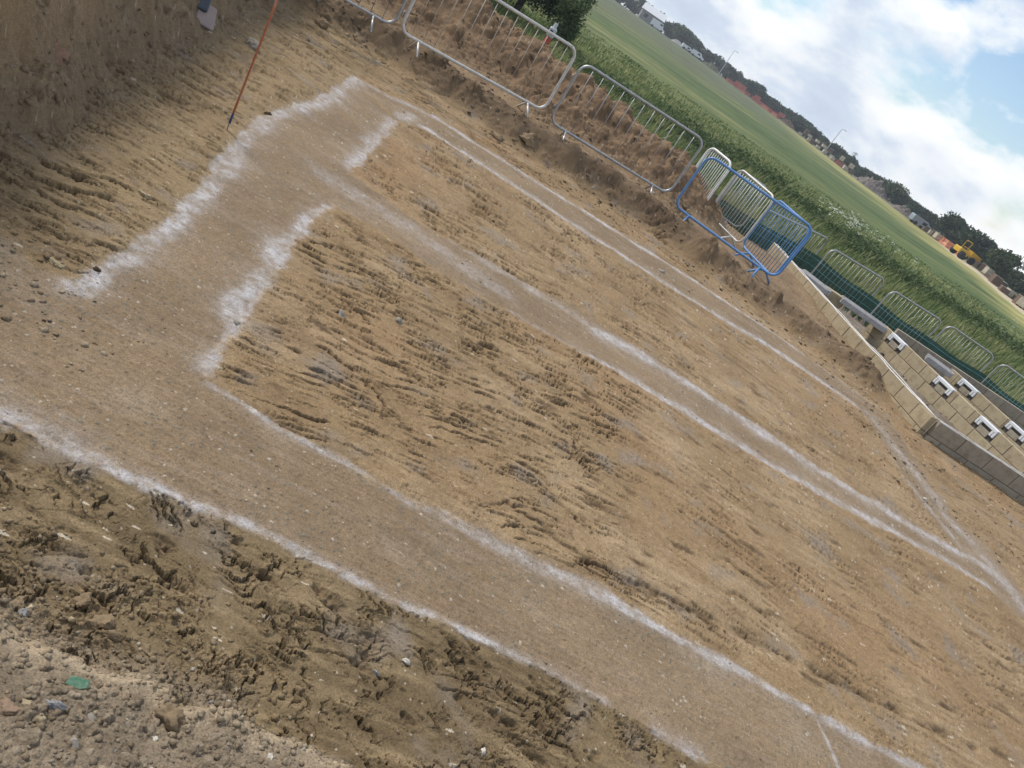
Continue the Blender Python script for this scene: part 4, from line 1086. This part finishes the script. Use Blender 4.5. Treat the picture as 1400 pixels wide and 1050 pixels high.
# far hedge line as one mass, the trees one can tell apart as things
TOP = [(-12, 1.15), (-6.5, 1.05), (-4.6, .85), (-3.6, .8), (-2.2, .72), (-.2, .78), (1.0, .62), (2.3, .62), (3.6, .5), (5.8, .52), (7.4, .46), (8.8, .36), (10.2, .12), (11.4, .14), (12.6, .40), (13.8, .36), (15.2, .16), (16.4, .30), (17.6, .55), (19.2, .5), (21.0, .38), (23.0, .05), (26.0, -.1), (34, -.2)]
def treeline():
    rg = np.random.RandomState(23); P = []; T = []; S = []
    az = -13.0
    while az < 34:
        D, zf = far_edge(az); d = float(D) * rg.uniform(1.16, 1.32); top = np.interp(az, [t[0] for t in TOP], [t[1] for t in TOP]) + rg.normal(0, .07)
        x, y = d * math.sin(math.radians(az)), d * math.cos(math.radians(az)); zb = float(meadow_z(x, y)); h = EYE + d * math.tan(math.radians(top)) - zb
        if h > .8:
            w_ = h * rg.uniform(1.0, 1.7); n = 900
            q, t = crown_points(rg, h, w_, 9, n, .0); P.append(q + np.array([x, y, zb])); T.append(np.clip(t + rg.uniform(-.2, .15), 0, 1)); S.append(np.full(len(q), .028 * h + .0009 * d))
        az += max(.12, math.degrees(h * .30 / d))
    P = np.concatenate(P); T = np.concatenate(T); S = np.concatenate(S); V, F = leaves(P, S, rg, .2)
    me = np_mesh('treeline', V, F); tint_attr(me, T, 4)
    tag(link_mesh('treeline', me, M_LEAF), 'dark line of hedgerow trees along the horizon', 'treeline', kind='stuff')
treeline()
def far_tree(az, top, wdeg, label, seed, mat=None, name='tree', k=1.14, **kw):
    D, _ = far_edge(az); d = float(D) * k; p_ = polar(az, d); h = EYE + d * math.tan(math.radians(top)) - p_[2]; w_ = 2 * d * math.tan(math.radians(wdeg / 2))
    return tree(name, label, p_, h, w_, seed, mat or M_LEAF, 18, 2600, .0011 * d + .02 * h, 'tree', **kw)
far_tree(-3.5, 1.06, 1.9, 'rounded lighter green tree right of the white roofed house', 31, M_LEAF2)
far_tree(-2.6, .86, 1.6, 'dark round tree touching the rounded lighter one', 32)
far_tree(2.3, .80, 1.7, 'dome shaped tree over the right end of the red barriers', 33)
far_tree(5.6, .63, 2.6, 'broad dark tree left of the middle lamp post', 34)
far_tree(9.6, .30, 1.2, 'small light green tree just right of the middle lamp post', 35, M_LEAF2)
far_tree(13.2, .55, 2.0, 'broad bushy tree right of the middle of the horizon', 36, M_LEAF2)
far_tree(17.3, .95, 2.3, 'large dark tree right of the right hand lamp post', 37)
far_tree(18.8, .93, 2.5, 'largest dark tree behind the yellow dumper', 38)
far_tree(20.7, .90, 2.2, 'rounded green tree standing last before the right frame edge', 39, M_LEAF2)
# leafless tree
def bare_tree(az, top, label, seed):
    D, _ = far_edge(az); d = float(D) * 1.15; p_ = polar(az, d); h = EYE + d * math.tan(math.radians(top)) - p_[2]
    rg = random.Random(seed); root = tag(empty('tree', p_), label, 'tree'); q = MB(); q.tube([(0, 0, 0), (0, 0, h * .5)], .16, 6, r1=.09); q.build('trunk', M_BARK, root)
    q = MB()
    def br(p, dr, L, r_, n_):
        e_ = p + dr * L; q.tube([p, p + dr * L * .5 + Vector((rg.uniform(-.1, .1), rg.uniform(-.1, .1), .05)) * L, e_], r_, 4, r1=r_ * .5)
        if n_: 
            for _ in range(3): br(e_, (dr + Vector((rg.uniform(-.8, .8), rg.uniform(-.8, .8), rg.uniform(-.1, .6)))).normalized(), L * .68, r_ * .55, n_ - 1)
    for _ in range(4): br(Vector((0, 0, h * .5)), Vector((rg.uniform(-.8, .8), rg.uniform(-.8, .8), 1)).normalized(), h * .2, .06, 3)
    q.build('branches', M_BARK, root)
bare_tree(9.9, .66, 'leafless tree rising above the hedgerow right of the middle lamp post', 3)
bare_tree(11.2, .30, 'second thin leafless tree further right along the hedgerow', 8)

# ------------------------------------------------------------------ lamp posts
M_POST = simple_mat('lamp_steel', (.42, .43, .44), .5, .4, .08)
def lamp(az, base_el, top_el, d, label):
    x, y = d * math.sin(math.radians(az)), d * math.cos(math.radians(az)); z0 = float(meadow_z(x, y)); h = EYE + d * math.tan(math.radians(top_el)) - z0
    root = tag(empty('street_lamp', (x, y, z0), .6), label, 'street lamp', 'street lamps on the far road')
    q = MB(); q.tube([(0, 0, 0), (0, 0, h * .5), (0, 0, h)], .14, 8, r1=.07); q.build('pole', M_POST, root)
    q = MB(); q.tube([(0, 0, h), (.3, 0, h + .12), (.9, 0, h + .18)], .05, 6); q.build('arm', M_POST, root)
    q = MB(); q.bbox((1.25, 0, h + .18), (.75, .3, .16), .04); q.build('lamp_head', M_POST, root)
lamp(-.3, -.2, 1.47, 275, 'tall street lamp left of the others, over the red barriers')
lamp(8.15, -.4, 1.23, 235, 'middle street lamp beside the leafless tree')
lamp(16.85, -.9, .74, 180, 'right hand street lamp in front of the large dark trees')

# ------------------------------------------------------------------ far building site
M_WHITE = simple_mat('white_paint', (.66, .67, .68), .6, 0, .05, 2)
M_WALLG = simple_mat('grey_render', (.22, .21, .21), .9, 0, .15, 1)
M_WIN = simple_mat('window_glass', (.03, .035, .045), .2)
M_REDP = simple_mat('red_plastic', (.36, .085, .055), .6, 0, .3, 3, dirt=(.30, .22, .17))
M_ORP = simple_mat('orange_plastic', (.55, .20, .09), .6, 0, .2, 3, dirt=(.50, .42, .34))
M_YELP = simple_mat('yellow_paint', (.62, .38, .02), .5, 0, .1, 3)
M_TYRE = simple_mat('tyre', (.022, .022, .024), .8)
M_PACK = simple_mat('wrapped_blocks', (.46, .41, .31), .8, 0, .2, 2)
M_PACKD = simple_mat('brick_pack', (.13, .085, .06), .9, 0, .25, 3)
M_CARS = simple_mat('silver_paint', (.34, .38, .44), .3, .5, .05)
M_WOOD = simple_mat('pallet_wood', (.30, .22, .13), .9, 0, .2, 5)
M_SCRUB = simple_mat('dry_brush', (.17, .14, .12), .95, 0, .3, 2)
def site_at(px): return px
def house(p, rz, label):
    root = tag(empty('house', p, rz), label, 'house')
    q = MB(); q.box((0, 0, 1.6), (8, 6, 3.2)); q.build('wall', M_WALLG, root)
    q = MB(); q.add([(-4.3, -3.4, 3.1), (4.3, -3.4, 3.1), (4.3, 3.4, 3.1), (-4.3, 3.4, 3.1), (-4.3, 0, 5.2), (4.3, 0, 5.2)], [(0, 1, 5, 4), (2, 3, 4, 5), (0, 4, 3), (1, 2, 5), (3, 2, 1, 0)]); q.build('roof', M_WHITE, root)
    for x in (-2.2, 1.8):
        q = MB(); q.box((x, -3.02, 1.7), (1.3, .06, 1.2)); q.build('window', M_WIN, root)
def van(p, rz, label, mat, L=5.2, H_=2.3, cat='van', name='van'):
    root = tag(empty(name, p, rz), label, cat)
    prof = [(-L / 2, .45), (L / 2, .45), (L / 2, .95), (L / 2 - .75, 1.12), (L / 2 - 1.5, H_), (-L / 2 + .05, H_), (-L / 2, H_ - .3)]
    q = MB(); n_ = len(prof); w_ = .95
    q.add([(x, -w_, z) for x, z in prof] + [(x, w_, z) for x, z in prof], [tuple(range(n_))[::-1], tuple(range(n_, 2 * n_))] + [(i, (i + 1) % n_, n_ + (i + 1) % n_, n_ + i) for i in range(n_)]); q.build('body', mat, root)
    q = MB(); q.add([(L / 2 - .80, -.84, 1.16), (L / 2 - .80, .84, 1.16), (L / 2 - 1.46, .8, H_ - .1), (L / 2 - 1.46, -.8, H_ - .1)], [(0, 1, 2, 3)])
    for v_ in range(4): q.v[v_] = (q.v[v_][0] + .03, q.v[v_][1], q.v[v_][2] + .02)
    q.build('windscreen', M_WIN, root)
    for sy in (-1, 1):
        q = MB(); q.box((L / 2 - 1.85, sy * .955, H_ - .55), (.9, .02, .5)); q.build('side_window', M_WIN, root)
        for x in (-L / 2 + .95, L / 2 - .95):
            q = MB(); q.tube([(x, sy * .72, .36), (x, sy * .97, .36)], .36, 14); q.build('wheel', M_TYRE, root)
house(polar(-5.9, 300), .2, 'white roofed grey house far off at the top of the meadow')
van(polar(-5.25, 288), .1, 'white van parked by the white roofed house', M_WHITE, 5.4, 2.5)
van(polar(-2.9, 292), .2, 'white car left of a pale heap below the round trees', M_WHITE, 4.2, 1.5, 'car', 'parked_car')
van(polar(-2.1, 288), -.1, 'small white van right of the white car below the round trees', M_WHITE, 4.6, 1.9)
van(polar(15.6, 165), .15, 'silver blue car at the edge of the dry grass', M_CARS, 4.4, 1.55, 'car', 'parked_car')
# red plastic barriers
def plastic_barrier(mat):
    root = empty('plastic_barrier'); q = MB()
    prof = [(-.28, 0), (.28, 0), (.24, .25), (.10, .45), (.08, .95), (-.08, .95), (-.10, .45), (-.24, .25)]; n_ = 8
    q.add([(-.95, y, z) for y, z in prof] + [(.95, y, z) for y, z in prof], [tuple(range(n_)), tuple(range(n_, 2 * n_))[::-1]] + [(i, (i + 1) % n_, n_ + (i + 1) % n_, n_ + i) for i in range(n_)])
    q.build('body', mat, root); return root
rgs = random.Random(12)
first = plastic_barrier(M_REDP); firsto = plastic_barrier(M_ORP); used = [False, False]
def place_pb(az, kd, dz, which, rz):
    src = (first, firsto)[which]; o = src if not used[which] else copy_tree(src); used[which] = True
    D, _ = far_edge(az); p_ = polar(az, float(D) * kd); o.location = (p_[0], p_[1], p_[2] + dz); o.rotation_euler = (0, 0, rz); o.scale = (1.1, 1.1, 1.1)
    if which == 0: tag(o, 'red plastic barrier among others heaped on the far edge of the meadow', 'barrier', 'red plastic barriers at the far site')
    else: tag(o, 'orange plastic barrier stacked beside the yellow dumper', 'barrier', 'orange plastic barriers at the far site')
for i in range(22):
    az = 0.4 + 4.3 * (i + rgs.random() * .9) / 22
    if 2.1 < az < 2.5 or 3.4 < az < 3.7: continue
    place_pb(az, 1.02 + .02 * rgs.random(), rgs.choice((0, 0, 0, .9)), 0, rgs.uniform(-.5, .5))
for i in range(15):
    place_pb(17.25 + 1.2 * (i + rgs.random()) / 15, 1.03 + .05 * rgs.random(), 0, 1, rgs.uniform(-1, 1))
place_pb(9.35, 1.03, 0, 0, .2)
# dumper
def dumper(p, rz):
    root = tag(empty('dumper', p, rz), 'yellow site dumper beside the orange barriers', 'dumper')
    q = MB(); q.add([(.3, -.85, 1.0), (2.0, -.7, .75), (2.0, .7, .75), (.3, .85, 1.0), (.1, -1.05, 1.75), (2.5, -1.05, 1.55), (2.5, 1.05, 1.55), (.1, 1.05, 1.75)], [(3, 2, 1, 0), (0, 1, 5, 4), (1, 2, 6, 5), (2, 3, 7, 6), (3, 0, 4, 7), (4, 5, 6, 7)]); q.build('skip', M_YELP, root)
    q = MB(); q.bbox((-.9, 0, 1.0), (2.0, 1.4, .75), .08); q.build('body', M_YELP, root)
    q = MB(); q.bbox((-.35, 0, 1.55), (.5, .6, .3), .05); q.build('seat', M_TYRE, root)
    q = MB(); q.tube([(-.7, -.6, 1.35), (-.7, -.6, 2.6), (-.7, .6, 2.6), (-.7, .6, 1.35)], .05, 6); q.build('roll_bar', M_YELP, root)
    for x in (-1.2, 1.1):
        for sy in (-1, 1):
            q = MB(); q.tube([(x, sy * .65, .55), (x, sy * 1.08, .55)], .55, 14); q.build('wheel', M_TYRE, root)
dumper(polar(18.75, 135), .5)
# block and brick packs on pallets
def pack(mat):
    root = empty('block_pallet'); q = MB()
    for y in (-.4, 0, .4): q.box((0, y, .05), (1.2, .1, .1))
    q.box((0, 0, .115), (1.2, 1.0, .025)); q.build('pallet', M_WOOD, root)
    q = MB(); q.bbox((0, 0, .63), (1.12, .96, .98), .03); q.build('stack', mat, root)
    q = MB(); q.bbox((0, 0, 1.135), (1.16, 1.0, .03), .01); q.build('cover_sheet', M_PACK, root); return root
pk = [pack(M_PACK), pack(M_PACKD)]; pu = [False, False]
def place_pack(az, kd, which, rz, dz=0, s_=1.0):
    o = pk[which] if not pu[which] else copy_tree(pk[which]); pu[which] = True
    D, _ = far_edge(az); p_ = polar(az, float(D) * kd); o.location = (p_[0], p_[1], p_[2] + dz); o.rotation_euler = (0, 0, rz); o.scale = (s_, s_, s_ * rgs.uniform(.5, 1.1))
    tag(o, ('pale wrapped pallet of blocks in the line along the far edge', 'dark brick pack under a pale sheet at the far edge of the meadow')[which], 'pallet', ('pale block pallets at the far site', 'dark brick packs at the far site')[which])
for i in range(20):
    place_pack(6.2 + 4.2 * (i + rgs.random() * .9) / 20, 1.01 + .05 * rgs.random(), (0, 1, 0)[i % 3], rgs.uniform(-.4, .4), rgs.choice((0, 0, 1.15)), 1.05)
for i in range(9):
    place_pack(15.0 + 2.0 * (i + rgs.random() * .9) / 9, 1.03, i % 2, rgs.uniform(-.4, .4))
for i in range(15):
    place_pack(19.3 + 4.7 * (i + rgs.random()) / 15, 1.02 + .10 * rgs.random(), 1 if i % 3 else 0, .5 + rgs.uniform(-.6, .6), 0, 1.0)
# heaps of brush and soil at the far edge
def heap(az, wdeg, h, label, seed, mat):
    D, _ = far_edge(az); d = float(D) * 1.06; p_ = polar(az, d); w_ = 2 * d * math.tan(math.radians(wdeg / 2)); rg = np.random.RandomState(seed)
    n = 28; u, v_ = np.meshgrid(np.linspace(-1, 1, n * 2), np.linspace(-1, 1, n)); rr_ = np.sqrt(u ** 2 + v_ ** 2)
    z = h * np.clip(1 - rr_ ** 1.7, 0, None) * (1 + .5 * fbm(u * 3 + seed, v_ * 3, 4, 231)) + .25 * h * np.clip(fbm(u * 8, v_ * 6 + seed, 3, 232), 0, 1) * (rr_ < .95) - .05
    V = np.stack([u.ravel() * w_ / 2, v_.ravel() * w_ / 5, z.ravel()], 1); idx = np.arange(u.size).reshape(u.shape)
    F = np.stack([idx[:-1, :-1], idx[:-1, 1:], idx[1:, 1:], idx[1:, :-1]], -1).reshape(-1, 4)
    o = link_mesh('brush_heap', np_mesh('brush_heap', V, F), mat, None, False); o.location = p_; o.rotation_euler = (0, 0, -math.radians(az)); tag(o, label, 'heap', 'heaps at the far site')
heap(11.9, 2.6, 2.1, 'grey brown brush heap in the middle of the far edge', 1, M_SCRUB)
heap(14.3, 1.8, 1.2, 'low grey heap between the brush heap and the silver car', 2, M_SCRUB)
heap(5.2, 1.2, 1.2, 'brown heap at the right end of the red barriers', 3, M_PACKD)
heap(-3.6, 1.0, 1.0, 'pale heap beside the white car below the round trees', 4, simple_mat('pale_heap', (.40, .38, .36), .9, 0, .3, 2))
heap(-.9, 1.6, 1.3, 'scrubby heap left of the red barriers', 5, simple_mat('scrub_heap', (.10, .105, .06), .95, 0, .4, 2))

# ------------------------------------------------------------------ level on tripod behind the heap
M_LEGY = simple_mat('tripod_yellow', (.46, .42, .06), .6, 0, .15, 10)
M_COLR = simple_mat('collar_red', (.42, .07, .04), .6)
M_INST = simple_mat('instrument', (.48, .50, .52), .45, 0, .1, 10)
hp = (-3.779, 19.64, 1.085)
root = tag(empty('survey_tripod', (hp[0], hp[1], -.42)), 'yellow legged survey tripod with pale instrument behind the spoil heap', 'survey tripod')
Ht = hp[2] + .42
for k in range(3):
    a = k * 2.094 + .3; q = MB(); q.tube([(.05 * math.cos(a), .05 * math.sin(a), Ht - .32), (.28 * math.cos(a), .28 * math.sin(a), Ht * .45), (.48 * math.cos(a), .48 * math.sin(a), .03)], .028, 6, r1=.018); q.build('leg', M_LEGY, root)
q = MB(); q.tube([(0, 0, Ht - .34), (0, 0, Ht - .20)], .085, 12, r1=.07); q.build('collar', M_COLR, root)
q = MB(); q.bbox((0, 0, Ht - .08), (.16, .15, .22), .025); q.tube([(0, 0, Ht + .02), (0, 0, Ht + .14)], .05, 10, r1=.04); inst = q.build('instrument', M_INST, root)
q = MB(); q.tube([(0, -.06, Ht - .06), (0, -.13, Ht - .06)], .035, 10); q.build('lens', M_WIN, inst)

# ------------------------------------------------------------------ camera
cam = bpy.data.cameras.new('camera'); cam_o = bpy.data.objects.new('camera', cam); C.objects.link(cam_o)
p, r = math.radians(25.0), math.radians(34.4)
right0 = Vector((1, 0, 0)); up0 = Vector((0, math.sin(p), math.cos(p))); fwd = Vector((0, math.cos(p), -math.sin(p)))
R = right0 * math.cos(r) + up0 * math.sin(r); U = -right0 * math.sin(r) + up0 * math.cos(r)
M = Matrix((R, U, -fwd)).transposed().to_4x4(); M.translation = Vector((0, 0, EYE))
cam_o.matrix_world = M
cam.sensor_width = 36; cam.lens = 36 * 1100 / 1400
cam.clip_start = .05; cam.clip_end = 5000
scene.camera = cam_o

# ------------------------------------------------------------------ daylight
CLX, CLY, CLOUD = .35, .1, 1.06
SUN_AZ, SUN_EL = math.radians(-66), math.radians(46)      # azimuth from +Y towards +X
w = bpy.data.worlds.new('World'); scene.world = w; w.use_nodes = True
nt = w.node_tree; nt.nodes.clear()
out = nt.nodes.new('ShaderNodeOutputWorld')
sky = nt.nodes.new('ShaderNodeTexSky'); sky.sky_type = 'NISHITA'; sky.sun_disc = False
sky.sun_elevation = SUN_EL; sky.sun_rotation = SUN_AZ; sky.air_density = 1.0; sky.dust_density = .3; sky.ozone_density = 2.5
bg = nt.nodes.new('ShaderNodeBackground'); bg.inputs['Strength'].default_value = .15
nt.links.new(sky.outputs[0], bg.inputs['Color'])
# broken cloud layer: direction projected on a plane overhead
geo = nt.nodes.new('ShaderNodeTexCoord')
sep = nt.nodes.new('ShaderNodeSeparateXYZ'); nt.links.new(geo.outputs['Generated'], sep.inputs[0])
def mth(op, a, b=None):
    n = nt.nodes.new('ShaderNodeMath'); n.operation = op
    for i, v in enumerate((a, b)):
        if v is None: continue
        if isinstance(v, (int, float)): n.inputs[i].default_value = v
        else: nt.links.new(v, n.inputs[i])
    return n.outputs[0]
comb = nt.nodes.new('ShaderNodeCombineXYZ')
nt.links.new(mth('ADD', sep.outputs[0], CLX), comb.inputs[0]); nt.links.new(mth('ADD', sep.outputs[1], CLY), comb.inputs[1]); nt.links.new(mth('MULTIPLY', sep.outputs[2], 1.9), comb.inputs[2])
off = nt.nodes.new('ShaderNodeVectorMath'); off.operation = 'ADD'; nt.links.new(comb.outputs[0], off.inputs[0]); off.inputs[1].default_value = (-.012, .004, .045)
n1 = noise_of(nt, 6.2, 9, .55, comb.outputs[0]); n1.inputs['Distortion'].default_value = .12
n2 = noise_of(nt, 6.2, 9, .55, off.outputs[0]); n2.inputs['Distortion'].default_value = .12
hz = mth('MULTIPLY', mth('SUBTRACT', 1.0, mth('MINIMUM', mth('MULTIPLY', mth('MAXIMUM', sep.outputs[2], 0.0), 9.0), 1.0)), .16)
cover = ramp(nt, mth('ADD', n1.outputs['Fac'], hz), [(.43, (0, 0, 0)), (.505, (.7, .7, .7)), (.56, (1, 1, 1))])
sh = mth('ADD', mth('MULTIPLY', n2.outputs['Fac'], .75), mth('MULTIPLY', n1.outputs['Fac'], .25))
shade = ramp(nt, sh, [(.44, (1.12, 1.12, 1.12)), (.51, (.92, .96, 1.0)), (.58, (.66, .75, .88)), (.68, (.55, .64, .78))])
bgc = nt.nodes.new('ShaderNodeBackground'); nt.links.new(shade.outputs[0], bgc.inputs['Color']); bgc.inputs['Strength'].default_value = CLOUD
mx = nt.nodes.new('ShaderNodeMixShader')
nt.links.new(cover.outputs[0], mx.inputs[0]); nt.links.new(bg.outputs[0], mx.inputs[1]); nt.links.new(bgc.outputs[0], mx.inputs[2])
nt.links.new(mx.outputs[0], out.inputs['Surface'])

sl = bpy.data.lights.new('sun', 'SUN'); sl.energy = 3.7; sl.angle = math.radians(9); sl.color = (1, .95, .88)
so = bpy.data.objects.new('sun', sl); C.objects.link(so)
d = Vector((math.sin(SUN_AZ) * math.cos(SUN_EL), math.cos(SUN_AZ) * math.cos(SUN_EL), math.sin(SUN_EL)))
so.rotation_euler = d.to_track_quat('Z', 'Y').to_euler(); so.location = d * 60

scene.view_settings.view_transform = 'Standard'; scene.view_settings.look = 'None'
scene.view_settings.exposure = 0.0; scene.view_settings.gamma = 1.0
scene.cycles.use_denoising = True
scene.cycles.max_bounces = 6; scene.cycles.transparent_max_bounces = 16

# ------------------------------------------------------------------ summer haze over the fields
me = bpy.data.meshes.new('haze'); q = MB(); q.box((30, 240, 19), (760, 700, 43)); me.from_pydata(q.v, [], q.f); me.update()
m = bpy.data.materials.new('haze'); m.use_nodes = True; nt = m.node_tree; nt.nodes.clear()
o_ = nt.nodes.new('ShaderNodeOutputMaterial'); pv = nt.nodes.new('ShaderNodeVolumePrincipled'); pv.inputs['Color'].default_value = (.86, .92, 1, 1); pv.inputs['Density'].default_value = .0005; pv.inputs['Anisotropy'].default_value = .2
nt.links.new(pv.outputs[0], o_.inputs['Volume'])
tag(link_mesh('haze', me, m), kind='stuff')
scene.cycles.volume_bounces = 0
